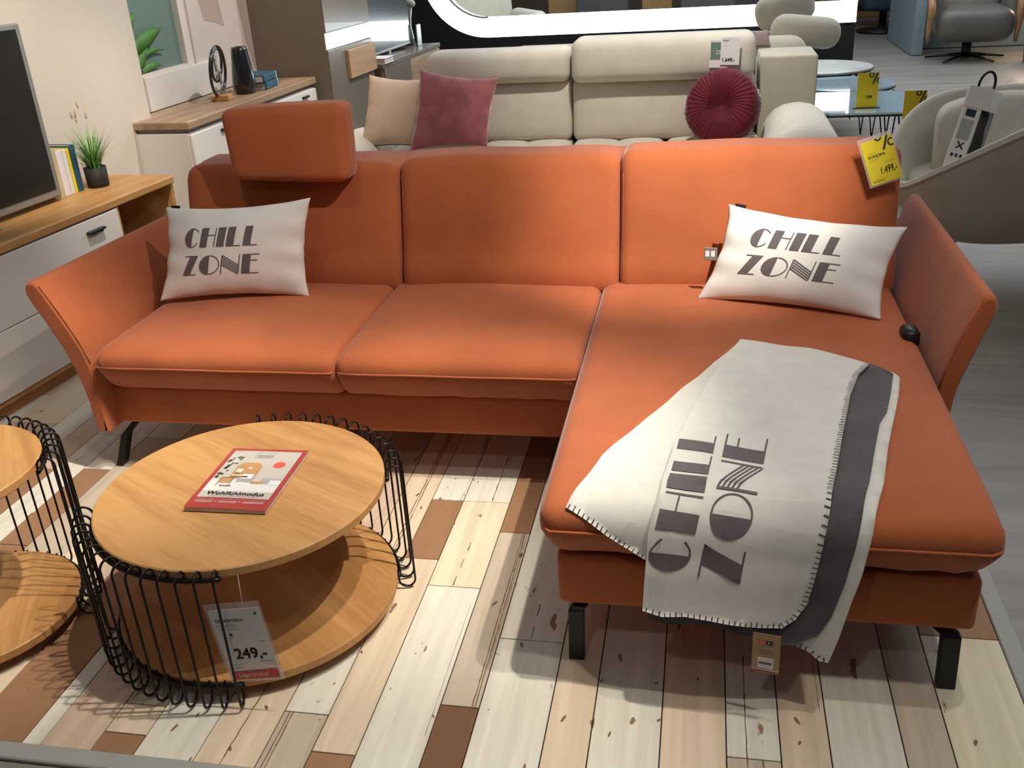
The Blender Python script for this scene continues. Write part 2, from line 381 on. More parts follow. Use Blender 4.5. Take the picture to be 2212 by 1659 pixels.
# lettering in a 1920s poster style: one heavy half, one hairline half
def ring_arc(cx, cy, rx, ry, t, a0, a1, n=28):
    out = []
    for i in range(n):
        a, b = a0 + (a1 - a0) * i / n, a0 + (a1 - a0) * (i + 1) / n
        out.append([(cx + rx * math.cos(a), cy + ry * math.sin(a)), (cx + rx * math.cos(b), cy + ry * math.sin(b)),
                    (cx + (rx - t) * math.cos(b), cy + (ry - t) * math.sin(b)), (cx + (rx - t) * math.cos(a), cy + (ry - t) * math.sin(a))])
    return out
def glyph(ch):
    t = .045
    R = lambda x0, x1, y0, y1: [(x0, y0), (x1, y0), (x1, y1), (x0, y1)]
    if ch == 'C':
        rx, ry, cx, cy = .40, .5, .40, .5
        xs = .40; pts = []
        for i in range(25):
            a = PI / 2 + PI * i / 24; pts.append((cx + rx * math.cos(a), cy + ry * math.sin(a)))
        return [pts] + ring_arc(cx, cy, rx * .98, ry, t, PI / 2, .62) + ring_arc(cx, cy, rx * .98, ry, t, -PI / 2, -.62), .86
    if ch == 'O':
        rx, ry, cx, cy = .49, .5, .49, .5; pts = []
        for i in range(25):
            a = PI / 2 + PI * i / 24; pts.append((cx - .02 + (rx - .02) * math.cos(a), cy + ry * math.sin(a)))
        return [pts] + ring_arc(cx, cy, rx, ry, t, PI / 2, -PI / 2), 1.05
    if ch == 'H': return [R(0, .36, 0, 1), R(.36, .72, .58, .58 + t), R(.70, .70 + t, 0, .97)], .84
    if ch == 'I': return [R(0, .36, 0, 1)], .46
    if ch == 'L': return [R(0, .36, 0, 1), R(.36, .68, 0, t)], .80
    if ch == 'Z': return [[(0, 1 - t), (.30, 1 - t), (.30, 1), (0, 1)], [(-.02, 0), (.36, 0), (.70, 1), (.28, 1)], [(.34, 0), (.66, 0), (.66, t), (.34, t)]], .80
    if ch == 'N':
        out = [R(0, t, 0, .98), R(.80, .80 + t, .02, 1)]
        for k in range(5):
            x = t + k * .0; y = .98 - k * .115; w_ = .055
            out.append([(t, y - w_), (t, y), (.80, y - .50 + .0 * k), (.80, y - .50 - w_)])
        return out, .96
    if ch == 'E': return [R(0, .38, 0, 1), R(.38, .78, 1 - t, 1), R(.38, .70, .66, .66 + t), R(.38, .80, 0, t)], .86
def words(lines, H_=1, gap=.17, slant=.10):
    """list of polygons in a box of width 1 and height 1; first line on top"""
    out = []; n = len(lines); h = (1 - gap * (n - 1)) / n
    for i, s in enumerate(lines):
        x = 0; pg = []
        for ch in s:
            P, adv = glyph(ch); pg += [[(px + x, py) for px, py in poly] for poly in P]; x += adv
        wd = x - .06; y0 = 1 - (i + 1) * h - i * gap
        out += [[((px + slant * (py - .5)) / wd, y0 + py * h) for px, py in poly] for poly in pg]
    return out

def pillow_map(c, thick, pinch=.05, power=2.4, sag=0.0):
    """c: TL, TR, BR, BL world corners. returns S(u, v, side, lift), u right, v up in [-1, 1]"""
    TL, TR, BR, BL = [Vector(p) for p in c]
    nrm = ((TR - TL) + (BR - BL)).cross((TL - BL) + (TR - BR)).normalized()
    def S(u, v, side=1, lift=0):
        uu = u * (1 - pinch * (1 - v * v) * abs(u)); vv = v * (1 - pinch * 1.3 * (1 - u * u) * abs(v))
        a, b = (uu + 1) / 2, (vv + 1) / 2
        p = (BL * (1 - a) + BR * a) * (1 - b) + (TL * (1 - a) + TR * a) * b
        hgt = max(0, (1 - abs(u) ** power)) ** .55 * max(0, (1 - abs(v) ** power)) ** .55
        wr = .007 * math.sin(11 * v + 3 * u) * (abs(u) ** 3) * (1 - abs(v)) + .003 * math.sin(13 * u + 2) * abs(v) ** 4
        return p + nrm * (side * (thick * hgt + wr) + lift)
    return S
def pillow(name, c, thick, m, parent=None, n=36, **k):
    S = pillow_map(c, thick, **k); V = []; F = []
    def q(i): t = -1 + 2 * i / n; return math.sin(t * PI / 2) * .6 + t * .4
    idx = {}
    for side in (1, -1):
        for i in range(n + 1):
            for j in range(n + 1):
                if side < 0 and (i in (0, n) or j in (0, n)): idx[(side, i, j)] = idx[(1, i, j)]; continue
                idx[(side, i, j)] = len(V); V.append(S(q(i), q(j), side))
        for i in range(n):
            for j in range(n):
                f = [idx[(side, i, j)], idx[(side, i + 1, j)], idx[(side, i + 1, j + 1)], idx[(side, i, j + 1)]]
                F.append(tuple(f if side > 0 else f[::-1]))
    o = mesh_obj(name, V, F, M[m], parent); return o, S

# ================================================================== SETTING
# plank floor of the display island: columns along Y, measured widths, worn paint finishes
PM = [plank_mat('white worn plank', (.70, .66, .55), (.78, .74, .63)), plank_mat('cream plank', (.68, .54, .37), (.76, .62, .46), amount=.27),
      plank_mat('pink beige plank', (.58, .43, .31), (.66, .50, .38), amount=.26), plank_mat('grey beige plank', (.50, .42, .31), (.58, .49, .38), amount=.27),
      plank_mat('tan plank', (.37, .205, .11), (.29, .155, .08), worn=(.5, .42, .33), amount=.22), plank_mat('brown plank', (.22, .105, .05), (.15, .07, .032), worn=(.35, .22, .13), amount=.24),
      plank_mat('yellow white plank', (.68, .60, .42), (.76, .68, .50), amount=.30)]
W_, CR_, PK_, GB_, TN_, BR_, YW_ = range(7)
fb = MB()
V, F = boxg(-4.2, .70, 1.355, 3.95, -.03, -.004, 0); fb.add(V, F, 7)
edges = [-1.59, -1.439, -1.394, -1.27, -1.169, -1.03, -.89, -.786, -.688, -.545, -.457, -.30, -.204, -.058, .077, .186, .285, .431, .526, .70]
fixed = {0: [(1.355, 2.0, TN_)], 1: [(1.355, 2.2, W_)], 2: [(1.355, 2.3, PK_)],
         3: [(1.355, 1.412, TN_), (1.412, 1.50, CR_), (1.50, 2.4, GB_)], 4: [(1.355, 2.1, W_)], 5: [(1.355, 2.2, CR_)],
         6: [(1.355, 1.521, GB_), (1.521, 2.1, W_), (2.1, 3.2, CR_)], 7: [(1.355, 1.416, TN_), (1.416, 2.12, CR_), (2.12, 2.424, TN_), (2.424, 3.1, W_)],
         8: [(1.355, 2.006, W_), (2.006, 2.424, YW_), (2.424, 3.2, W_)], 9: [(1.355, 1.583, BR_), (1.583, 2.27, GB_), (2.27, 3.0, TN_)],
         10: [(1.355, 1.819, W_), (1.819, 2.6, W_)], 11: [(1.355, 2.3, CR_)], 12: [(1.355, 2.2, W_)], 13: [(1.355, 2.4, CR_)],
         14: [(1.355, 1.512, GB_), (1.512, 2.1, W_)], 15: [(1.355, 2.2, CR_)], 16: [(1.355, 2.3, W_)], 17: [(1.355, 2.2, GB_)], }
cols = [-.0]
xs = list(edges)
left = [-4.2]
x = -1.59
more = []
while x > -4.15:
    wd = random.choice((.10, .14, .19, .10)); more.append((x - wd, x)); x -= wd
def planks(x0, x1, lst, y_end):
    y = lst[-1][1] if lst else 1.355
    for (a, b, c) in lst: put(x0, x1, a, b, c)
    while y < y_end:
        L = random.uniform(.35, 1.25); put(x0, x1, y, min(y_end, y + L), random.choice((W_, W_, CR_, PK_, PK_, GB_, TN_, W_))); y += L
def put(x0, x1, a, b, c):
    g = .0014; V, F = boxg(x0 + g, x1 - g, a + g, b - g, -.006, 0, .0008); fb.add(V, F, c)
for i in range(len(edges) - 1):
    if i == 18:
        for (a, b, c) in ((1.355, 1.944, YW_), (1.944, 2.5, TN_), (2.5, 3.95, YW_)): put(edges[18], edges[19], a, b, c)
    else: planks(edges[i], edges[i + 1], fixed.get(i, []), 3.95)
for (a, b) in more: planks(a, b, [], 3.95)
def groove(x0, y0, x1, y1, w_=.0018, dash=None):
    n_ = max(2, int(abs(y1 - y0) / .02)); pts = []
    for i in range(n_ + 1): pts.append((x0 + (x1 - x0) * i / n_ + random.uniform(-.0009, .0009), y0 + (y1 - y0) * i / n_))
    for i in range(n_):
        if dash and (i // dash) % 2: continue
        a_, b_ = pts[i], pts[i + 1]; k = w_ * random.uniform(.5, 1)
        fb.add([(a_[0] - k, a_[1], .0004), (a_[0] + k, a_[1], .0004), (b_[0] + k, b_[1], .0004), (b_[0] - k, b_[1], .0004)], [(0, 1, 2, 3)], 8)
for g_ in ((-.876, 1.358, -.876, 1.52), (-.868, 1.358, -.868, 1.52), (-.473, 1.585, -.476, 2.27), (-.466, 1.585, -.470, 2.27), (-.968, 1.357, -.955, 1.90), (-.380, 1.825, -.378, 2.0), (-.62, 2.01, -.615, 2.25), (.118, 1.357, .118, 1.82), (.150, 1.357, .150, 1.51),
           (-.830, 2.15, -.832, 3.0), (-.822, 2.15, -.824, 3.0), (-.60, 2.43, -.60, 2.7), (-1.34, 1.9, -1.34, 2.6)):
    groove(*g_, dash=(2 if g_[0] in (-.380, -.62) else None))
for k in range(16):
    xg = random.choice(edges[1:-1]) + random.choice((-1, 1)) * random.uniform(.006, .012); yg = random.uniform(1.4, 3.2); groove(xg, yg, xg, yg + random.uniform(.15, .5), .0007, None)
for k in range(70):
    xg, yg = random.uniform(-1.6, .68), random.uniform(1.36, 2.9); s_ = random.uniform(.0015, .005); el = random.uniform(1, 3.2); a0 = random.uniform(-.5, .5)
    fb.add([(xg + s_ * math.cos(a) * random.uniform(.7, 1.2) + math.sin(a0) * s_ * el * math.sin(a), yg + s_ * el * math.sin(a) * random.uniform(.8, 1.1), .0004) for a in [2 * PI * q_ / 9 for q_ in range(9)]], [tuple(range(9))], 8)
struct(fb.build('floor', None, None, False, mats=PM + [M['floor_gap'], M['scar']]), 'worn painted plank floor in cream, tan and brown strips')
# showroom floor around the island: grey brown vinyl boards
m, n, l, b = new_mat('showroom vinyl')
tc = n.new('ShaderNodeTexCoord'); mp = n.new('ShaderNodeMapping'); l.new(tc.outputs['Object'], mp.inputs[0]); mp.inputs['Scale'].default_value = (.7, 7, 1)
nz = n.new('ShaderNodeTexNoise'); nz.inputs['Scale'].default_value = 1.6; nz.inputs['Detail'].default_value = 8; nz.inputs['Distortion'].default_value = .8; l.new(mp.outputs[0], nz.inputs[0])
r1 = n.new('ShaderNodeValToRGB'); l.new(nz.outputs[0], r1.inputs[0]); r1.color_ramp.elements[0].position = .3; r1.color_ramp.elements[1].position = .75
r1.color_ramp.elements[0].color = (.19, .175, .155, 1); r1.color_ramp.elements[1].color = (.31, .285, .25, 1)
l.new(r1.outputs[0], b.inputs['Base Color']); b.inputs['Roughness'].default_value = .42
M['vinyl'] = m
fo = box('floor', (-6, 9, -1.0, 24, -.06, -.008), M['vinyl'], None, 0)
struct(fo, 'grey brown vinyl showroom floor around the plank island')
struct(box('trim_1', (-4.2, .745, 1.31, 1.355, -.008, .004), 'trim', None, .003), 'grey metal edging strip along the front of the plank floor')
struct(box('trim_2', (.70, .745, 1.355, 3.95, -.008, .004), 'trim', None, .003), 'grey metal edging strip along the right side of the plank floor')

# ---- local frames of the left-hand display (walls, media unit and sideboard stand a few degrees off the sofa)
def lf(x, y, deg): return Matrix.Translation((x, y, 0)) @ Matrix.Rotation(math.radians(-deg), 4, 'Z')
FA = lf(-2.386, 4.066, 6); FS = lf(-2.473, 4.438, 3); FC = lf(-2.31, 5.98, 3)
def place(o, T, dx=0, dy=0, dz=0): o.matrix_world = T @ Matrix.Translation((dx, dy, dz)); return o
wl = box('wall_left', (-.60, -.43, -3.2, .50, 0, 2.9), 'wall', None, .003); place(wl, FA); struct(wl, 'warm beige wall behind the television')
wb = MB()
for a in ((-.60, -.42, .18, .33, 0, 2.9), (-.60, -.42, .79, 1.60, 0, 2.9), (-.60, -.42, .33, .79, 0, .985), (-.60, -.42, .33, .79, 1.75, 2.9)):
    V, F = boxg(*a, 0); wb.add(V, F)
o = wb.build('wall_back', M['wall_light'], None, False); place(o, FS); struct(o, 'pale wall with a niche above the sideboard')
o = box('wall_niche', (-.50, -.455, .2, .9, .9, 1.85), 'green_paint', None, 0); place(o, FS); struct(o, 'sea green painted back of the wall niche')
o = box('trim_3', (-.42, -.385, .30, 1.0, .80, .975), 'white_lacquer', None, .003); place(o, FS); struct(o, 'low white panel standing behind the sideboard top')
# wallpaper mural: ribbed paper with two dusky pink shapes
t = thing('wall_mural', 'ribbed off-white wall panel with dusky pink shapes beside the niche', 'wall panel'); place(t, FS)
M['mural'] = mat('ribbed paper', (.60, .52, .47), .9, var=.07, scale=30, stretch=(1, .3, 14), bump=.2)
M['mural_pink'] = mat('dusky pink paper', (.44, .34, .29), .9, var=.05)
def sidebox(name, a, mm, par, c=0): return box(name, a, mm, par, c)
sidebox('panel', (-.42, -.408, .86, 1.595, .80, 2.2), 'mural', t)
def side_poly(name, pts, x, th, mm, par):
    V, F = flat_map([pts], 10, lambda u, v, l_: (x + l_, u, v), th); return mesh_obj(name, V, F, M[mm], par, False)
side_poly('shape', [(.95, 2.0), (1.22, 2.0), (1.20, 1.36), (1.235, 1.14), (1.14, 1.17), (1.02, 1.19), (.99, 1.30)], -.4065, .001, 'mural_pink', t)
side_poly('shape', [(1.44, 2.0), (1.58, 2.0), (1.58, .83), (1.53, .86), (1.46, 1.05), (1.43, 1.3)], -.4065, .001, 'mural_pink', t)

# black partition with a rounded opening, edged by a white light panel
def rr(x0, x1, z0, z1, r, n=14):
    out = []
    for (cx, cz, a0) in ((x1 - r, z0 + r, -PI / 2), (x1 - r, z1 - r, 0), (x0 + r, z1 - r, PI / 2), (x0 + r, z0 + r, PI)):
        for i in range(n + 1): a = a0 + PI / 2 * i / n; out.append((cx + r * math.cos(a), cz + r * math.sin(a)))
    return out
def ring_plate(inner, outer, y0, y1):
    V = []; F = []; n = len(inner)
    for y in (y0, y1):
        V += [(p[0], y, p[1]) for p in outer]; V += [(p[0], y, p[1]) for p in inner]
    for i in range(n):
        j = (i + 1) % n
        F += [(i, j, n + j, n + i), (2 * n + i, 3 * n + i, 3 * n + j, 2 * n + j), (i, 2 * n + i, 2 * n + j, j), (n + i, n + j, 3 * n + j, 3 * n + i)]
    return V, F
YP = 8.8
in_ = rr(-2.30, 2.2, .88, 2.20, .42); mid = rr(-2.46, 2.36, .72, 2.36, .58)
# partition body: cut the ring shape out of a plain slab ending at x = 1.19
def clipx(pts, xm):
    return [(min(p[0], xm), p[1]) for p in pts]
in_c = clipx(in_, 1.19); mid_c = clipx(mid, 1.19)
rect = []
for p in mid_c:
    dx, dz = p[0] - (-.6), p[1] - 1.5
    s = 1e9
    if dx > 0: s = min(s, (1.19 + .6) / dx)
    if dx < 0: s = min(s, (-3.6 + .6) / dx)
    if dz > 0: s = min(s, (2.95 - 1.5) / dz)
    if dz < 0: s = min(s, (0 - 1.5) / dz)
    rect.append((-.6 + dx * s, 1.5 + dz * s))
pt = thing('partition_wall', 'black partition wall with a rounded opening ringed by a white light panel', 'partition', (0, YP, 0)); pt['kind'] = 'structure'
V, F = ring_plate(mid_c, rect, 0, .16); mesh_obj('wall_panel', V, F, M['partition'], pt, False)
box('lower_panel', (-3.6, 1.19, .001, .15, 0, .70), 'partition', pt, 0)
V, F = ring_plate(in_c, mid_c, .0, .13); o = mesh_obj('light_panel', V, F, M['led'], pt, False); o['label'] = 'glowing white light panel'
V, F = ring_plate([(p[0] * .995 , p[1]) for p in in_c], in_c, .06, .16)
mb = MB(); mb.add(*tubeg([(p[0], .01, p[1] - .0) for p in in_ if p[0] < 1.1 and p[1] < 1.6], .012, 6)); mb.build('edge_strip', M['grey_leather'], pt)

# things seen through the opening and further back
t = thing('armchair', 'cream armchair behind the black partition, seen through its opening', 'armchair', (-2.05, 9.75, 0), .5)
soft('seat', (-.32, .32, -.35, .3, .25, .62), 'cream_plain', t, .08, .08); soft('backrest', (-.34, .34, .22, .42, .4, 1.35), 'cream_plain', t, .08, .08, lambda q, u: q + Vector((0, (q.z - .4) * .2, 0)))
soft('armrest', (-.44, -.30, -.4, .35, .1, .86), 'cream_plain', t, .06, .08); soft('armrest', (.30, .44, -.4, .35, .1, .86), 'cream_plain', t, .06, .08)
for i, (x0, x1) in enumerate(((-1.62, -1.20), (-.66, -.36), (.55, .85))):
    o = box('display_board', (x0, x1, 10.6, 10.66, 0, 2.2), 'brown_wall', None, .004)
    tag(o, ('broad ochre brown board beyond the partition opening, nearest the cream armchair', 'narrow ochre brown board beyond the opening, between two dark chairs', 'ochre brown board at the right end beyond the opening')[i], 'board', 'ochre boards behind the partition')
for i, (x0, y0) in enumerate(((-1.05, 10.2), (.0, 10.0), (.35, 11.4))):
    t = thing('dining_chair', ('dark chair beyond the partition opening, right of the broad ochre board', 'dark chair beyond the opening with a folded cloth', 'dark chair beyond the opening, furthest back')[i], 'chair', (x0, y0, 0), 0, 'dark chairs behind the partition')
    soft('seat', (-.26, .26, -.24, .24, .42, .54), 'dark_cloth', t, .04, .1); soft('backrest', (-.26, .26, .22, .30, .55, 1.12), 'dark_cloth', t, .03, .1)
    for sx in (-1, 1):
        for sy_ in (-1, 1): tube('leg', [(sx * .2, sy_ * .18, .43), (sx * .23, sy_ * .22, 0)], .014, 'black', t)
o = box('wall_far', (-6, 9, 19.0, 19.2, 0, 3.2), 'taupe', None, 0); struct(o, 'dim far wall of the showroom')
o = box('folded_cloth', (-.22, .24, -.2, .12, 0, .09), 'cream_plain', None, .03); o.location = (.02, 9.98, .545); tag(o, 'folded pale cloth on a dark chair beyond the opening', 'cloth')

# ================================================================== ORANGE CORNER SOFA
sofa = thing('corner_sofa', 'rust orange corner sofa with chaise on black angled legs', 'sofa', (-.6, 2.6, 0))
so = Vector((.6, -2.6, 0))
def S_(o):
    for v in o.data.vertices: v.co += so
    return o
def sp(name, V, F, m='orange', par=None):
    o = mesh_obj(name, [Vector(v) + so for v in V], F, M[m], par or sofa); return o
# frame
V1, F1 = rbox(-1.885, -.298, 2.54, 3.42, .16, .30, .018, .2); V2, F2 = rbox(-.300, .587, 1.76, 3.42, .16, .295, .018, .2)
mb = MB(); mb.add(V1, F1); mb.add(V2, F2); mb.v = [Vector(v) + so for v in mb.v]; mb.build('frame', M['orange'], sofa)
def seat_fn(zb, x0, x1, fx=.0):
    def fn(q, u):
        q = Vector(q)
        k = max(0, .385 - q.z)
        if u[1] < -.5: q.z -= .012 * max(0, (-u[1] - .8) / .2) * max(0, u[2])
        if u[1] < -.5: q.y += .0028 * math.sin(q.x * 46 + 3 * math.sin(q.x * 11)) * max(0, -u[2] + .5) * (1 if q.x > -1.05 else .2)
        if u[1] < -.5: q.y += k * .75 * min(1, (-u[1] - .5) * 2)
        if abs(u[0]) > .9: q.x -= k * fx * (1 if u[0] > 0 else -1)
        if u[2] > .2:
            q.z += .018 * (1 - u[0] ** 2) * (1 - min(1, abs(u[1])) ** 4) + .0025 * math.sin(q.x * 9 + q.y * 5) * (1 - u[0] ** 2)
        return q
    return fn
def piping(par, pts, r=.0032): V, F = tubeg([Vector(p) + so for p in pts], r, 6); return mesh_obj('piping', V, F, M['orange'], par)
for (x0, x1) in ((-1.842, -1.0545), (-1.0545, -.328)):
    V, F = rbox(x0, x1, 2.45, 3.14, .296, .453, .034, .03, seat_fn(.3, x0, x1))
    o = sp('seat_cushion', V, F)
    piping(o, [(x0 + .003, 2.50, .400)] + [(x0 + .012 + (x1 - x0 - .024) * i / 14, 2.4485 if 0 < i < 14 else 2.4525, .400 - .0006 * math.sin(i)) for i in range(15)] + [(x1 - .003, 2.5, .400)])
V, F = rbox(-.327, .603, 1.70, 3.14, .290, .46, .042, .03, seat_fn(.3, -.327, .603, .25))
chz = sp('seat_cushion', V, F); chz['label'] = 'long chaise cushion'
piping(chz, [(-.3265, 1.80, .398), (-.325, 1.74, .398), (-.312, 1.71, .398)] + [(-.30 + .87 * i / 16, 1.6975, .398) for i in range(17)] + [(.59, 1.71, .398), (.6025, 1.74, .398), (.603, 2.2, .398)])
# backrests
def back_fn(x0, x1, lean=.24):
    def fn(q, u):
        q = Vector(q)
        q.y += (q.z - .45) * lean
        if u[1] < -.2:
            q.y -= .022 * (1 - abs(u[0]) ** 2.5) * (1 - u[2] ** 2)
            q.y -= .012 * math.exp(-((q.z - .50) / .05) ** 2)
        if u[2] > .8: q.z += .006 * math.sin(q.x * 14) * .4 - .010 * abs(u[0]) ** 6
        return q
    return fn
BK = ((-1.825, -1.026), (-1.024, -.2705), (-.2685, .607))
for i, (x0, x1) in enumerate(BK):
    V, F = rbox(x0, x1, 3.085, 3.27, .42, (.860, .875, .884)[i], .036, .03, back_fn(x0, x1)); o = sp('backrest', V, F)
    for xx in (x0 + .010, x1 - .010):
        pts = [(xx, 3.0945 + (z - .45) * .24 + .002, z) for z in [.46 + .35 * k / 12 for k in range(13)]]
        piping(o, pts, .0022)
V, F = rbox(-1.86, .60, 3.26, 3.43, .17, .84, .03, .3, lambda q, u: q + Vector((0, (q.z - .3) * .14, 0))); sp('back_panel', V, F)
# headrest

V, F = rbox(-1.600, -1.160, 3.05, 3.175, .828, 1.070, .032, .022, lambda q, u: Vector((q.x + (.012 * (1 - u[2]) if u[0] < 0 else 0), q.y + (q.z - .85) * .10 - .010 * (1 - u[0] ** 2) * (1 - u[2] ** 2) * (1 if u[1] < 0 else 0), q.z + .006 * u[0] * u[2] + .004 * (1 - u[0] ** 2) * u[2])))
hd = sp('headrest', V, F); hd['label'] = 'rust orange clip-on headrest'
piping(hd, [(-1.168, 3.085 + (z - .85) * .1, z) for z in [.87 + .17 * k / 8 for k in range(9)]], .003)
V, F = boxg(-1.40, -1.32, 3.165, 3.22, .87, .90, .004); sp('bracket', V, F, 'black', hd)
# armrests
def arm(prof, y0, y1, ztw):
    from mathutils import geometry
    n = len(prof); cx = sum(p[0] for p in prof) / n; cz = sum(p[1] for p in prof) / n
    ys = [(y0, .80), (y0 + .004, .90), (y0 + .012, .97), (y0 + .026, 1.0)] + [(y0 + .026 + (y1 - y0 - .05) * i / 10, 1.0) for i in range(1, 11)] + [(y1 - .008, .95), (y1, .85)]
    V = []; F = []
    for (y, s) in ys:
        for i, p in enumerate(prof):
            q0, q1 = prof[i - 1], prof[(i + 1) % n]
            tx, tz = q1[0] - q0[0], q1[1] - q0[1]; L = math.hypot(tx, tz); nx, nz_ = tz / L, -tx / L
            k = (1 - s) * .06
            x_, z_ = p[0] - nx * k * sgn, p[1] - nz_ * k * sgn
            if z_ > .45: z_ -= ztw * (y - y0) * (z_ - .45) / .22
            V.append((x_, y, z_))
    for j in range(len(ys) - 1):
        for i in range(n): F.append((j * n + i, j * n + (i + 1) % n, (j + 1) * n + (i + 1) % n, (j + 1) * n + i))
    F.append(tuple(range(n - 1, -1, -1))); F.append(tuple((len(ys) - 1) * n + i for i in range(n)))
    return V, F
def smooth_closed(P, k=3):
    out = []; n = len(P)
    for i in range(n):
        p0, p1, p2, p3 = P[i - 1], P[i], P[(i + 1) % n], P[(i + 2) % n]
        for s in range(k):
            t_ = s / k
            out.append(tuple(.5 * ((2 * p1[a]) + (-p0[a] + p2[a]) * t_ + (2 * p0[a] - 5 * p1[a] + 4 * p2[a] - p3[a]) * t_ ** 2 + (-p0[a] + 3 * p1[a] - 3 * p2[a] + p3[a]) * t_ ** 3) for a in (0, 1)))
    return out
LP = [(-1.875, .158), (-1.90, .160), (-1.912, .20), (-1.918, .30), (-1.945, .42), (-1.985, .52), (-2.022, .60), (-2.032, .635), (-2.024, .662), (-2.003, .670), (-1.978, .655), (-1.935, .57), (-1.893, .475), (-1.872, .40), (-1.862, .30), (-1.862, .17)]
RP = [(.62, .158), (.645, .162), (.650, .20), (.652, .30), (.662, .41), (.690, .51), (.718, .60), (.726, .635), (.720, .662), (.703, .671), (.682, .655), (.652, .57), (.625, .475), (.610, .40), (.605, .30), (.605, .17)]
sgn = -1
V, F = arm(smooth_closed(LP), 2.475, 3.44, .03); oL = sp('armrest', V, F)
sgn = 1
V, F = arm(smooth_closed(RP), 2.42, 3.44, .0); oR = sp('armrest', V, F)
piping(oL, [(-1.874, 2.484, .40), (-1.893, 2.483, .475), (-1.935, 2.483, .57), (-1.978, 2.483, .655)], .003)
piping(oR, [(.611, 2.428, .40), (.627, 2.428, .475), (.654, 2.428, .57), (.684, 2.428, .655)], .003)
for o in (oL, oR):
    md = o.modifiers.new('n', 'WEIGHTED_NORMAL')
# the arm hinge, black plastic, between chaise and right armrest
V, F = boxg(.555, .60, 2.63, 2.70, .44, .487, .008); o = sp('arm_hinge', V, F, 'black'); o['label'] = 'black plastic armrest hinge'
# legs: angled flat bars
def leg(pts, wx, wy):
    mb = MB(); P = [Vector(p) for p in pts]
    V = []; F = []
    for p, (a, c) in zip(P, ((wx, wy),) * len(P)): V += [p + Vector((-a, -c, 0)), p + Vector((a, -c, 0)), p + Vector((a, c, 0)), p + Vector((-a, c, 0))]
    for i in range(len(P) - 1):
        for k in range(4): F.append((4 * i + k, 4 * i + (k + 1) % 4, 4 * i + 4 + (k + 1) % 4, 4 * i + 4 + k))
    F += [(3, 2, 1, 0), tuple(4 * (len(P) - 1) + k for k in range(4))]
    o = mesh_obj('leg', [v + so for v in V], F, M['black'], sofa, False); md = o.modifiers.new('b', 'BEVEL'); md.width = .003; md.segments = 2; return o
leg([(-1.82, 2.60, .162), (-1.872, 2.572, .105), (-1.90, 2.55, .0)], .012, .020)
leg([(-.225, 1.83, .165), (-.262, 1.79, .13), (-.262, 1.775, .0)], .018, .012)
leg([(.49, 1.83, .165), (.548, 1.79, .13), (.548, 1.775, .0)], .020, .012)
leg([(-1.82, 3.30, .165), (-1.88, 3.34, .10), (-1.89, 3.36, 0)], .012, .02)
leg([(.50, 3.30, .165), (.56, 3.34, .10), (.57, 3.36, 0)], .012, .02)
leg([(-.30, 3.30, .165), (-.30, 3.34, .10), (-.30, 3.36, 0)], .012, .02)

# ------------------------------------------------------------------ CHILL ZONE cushions
def text_on(S, name, u0, u1, v0, v1, par, step=.06, thick=0.0):
    P = words(['CHILL', 'ZONE'])
    P = [[(u0 + (u1 - u0) * x_, v0 + (v1 - v0) * y_) for x_, y_ in p] for p in P]
    V, F = flat_map(P, step, lambda u, v, l_: S(u, v, 1, l_), 0, .0018)
    return mesh_obj(name, V, F, M['print'], par)
c1 = [(-1.808, 2.99, .762), (-1.268, 2.97, .795), (-1.305, 2.925, .465), (-1.822, 2.855, .470)]
p1, S1 = pillow('throw_cushion', c1, .064, 'pillow', power=2.3, pinch=.085)
tag(p1, 'off-white cushion reading CHILL ZONE at the left armrest', 'cushion', 'chill zone cushions')
text_on(S1, 'lettering', -.63, .43, -.48, .53, p1)['label'] = 'charcoal block lettering'
S_q = [S1(-.93 + .02 * i, 1.0, 1, 0) for i in range(5)]
V, F = boxg(-.016, .016, -.002, .002, 0, .022, 0); T = frame(S1(-.86, .97, 1, 0) + Vector((0, .006, -.004)), (1, 0, 0), (0, .3, 1))
box('fabric_tag', (-.016, .016, 0, .014, -.001, .001), 'black', p1, 0, T)
c2 = [(.080, 3.01, .750), (.592, 2.93, .698), (.516, 2.765, .470), (-.012, 2.925, .470)]
p2, S2 = pillow('throw_cushion', c2, .062, 'pillow', power=2.3, pinch=.085)
tag(p2, 'off-white cushion reading CHILL ZONE at the right armrest, tilted above the chaise', 'cushion', 'chill zone cushions')
text_on(S2, 'lettering', -.62, .46, -.44, .56, p2)['label'] = 'charcoal block lettering'
T = frame(S2(-.86, .97, 1, 0) + Vector((0, .006, -.004)), (1, 0, -.2), (0, .3, 1)); box('fabric_tag', (-.016, .016, 0, .014, -.001, .001), 'black', p2, 0, T)
# silver ribbon tag hanging out at its left side
T = frame((.008, 2.965, .585), (1, -.1, 0), (0, .1, 1))
o = box('ribbon_tag', (0, .040, 0, .040, -.002, .002), 'tv_frame', p2, .001, T); o['label'] = 'silver and black woven tag'
for k in range(2): box('ribbon_print', (.004 + .017 * k, .016 + .017 * k, .012, .030, .0022, .0028), 'paper', o, 0, T)

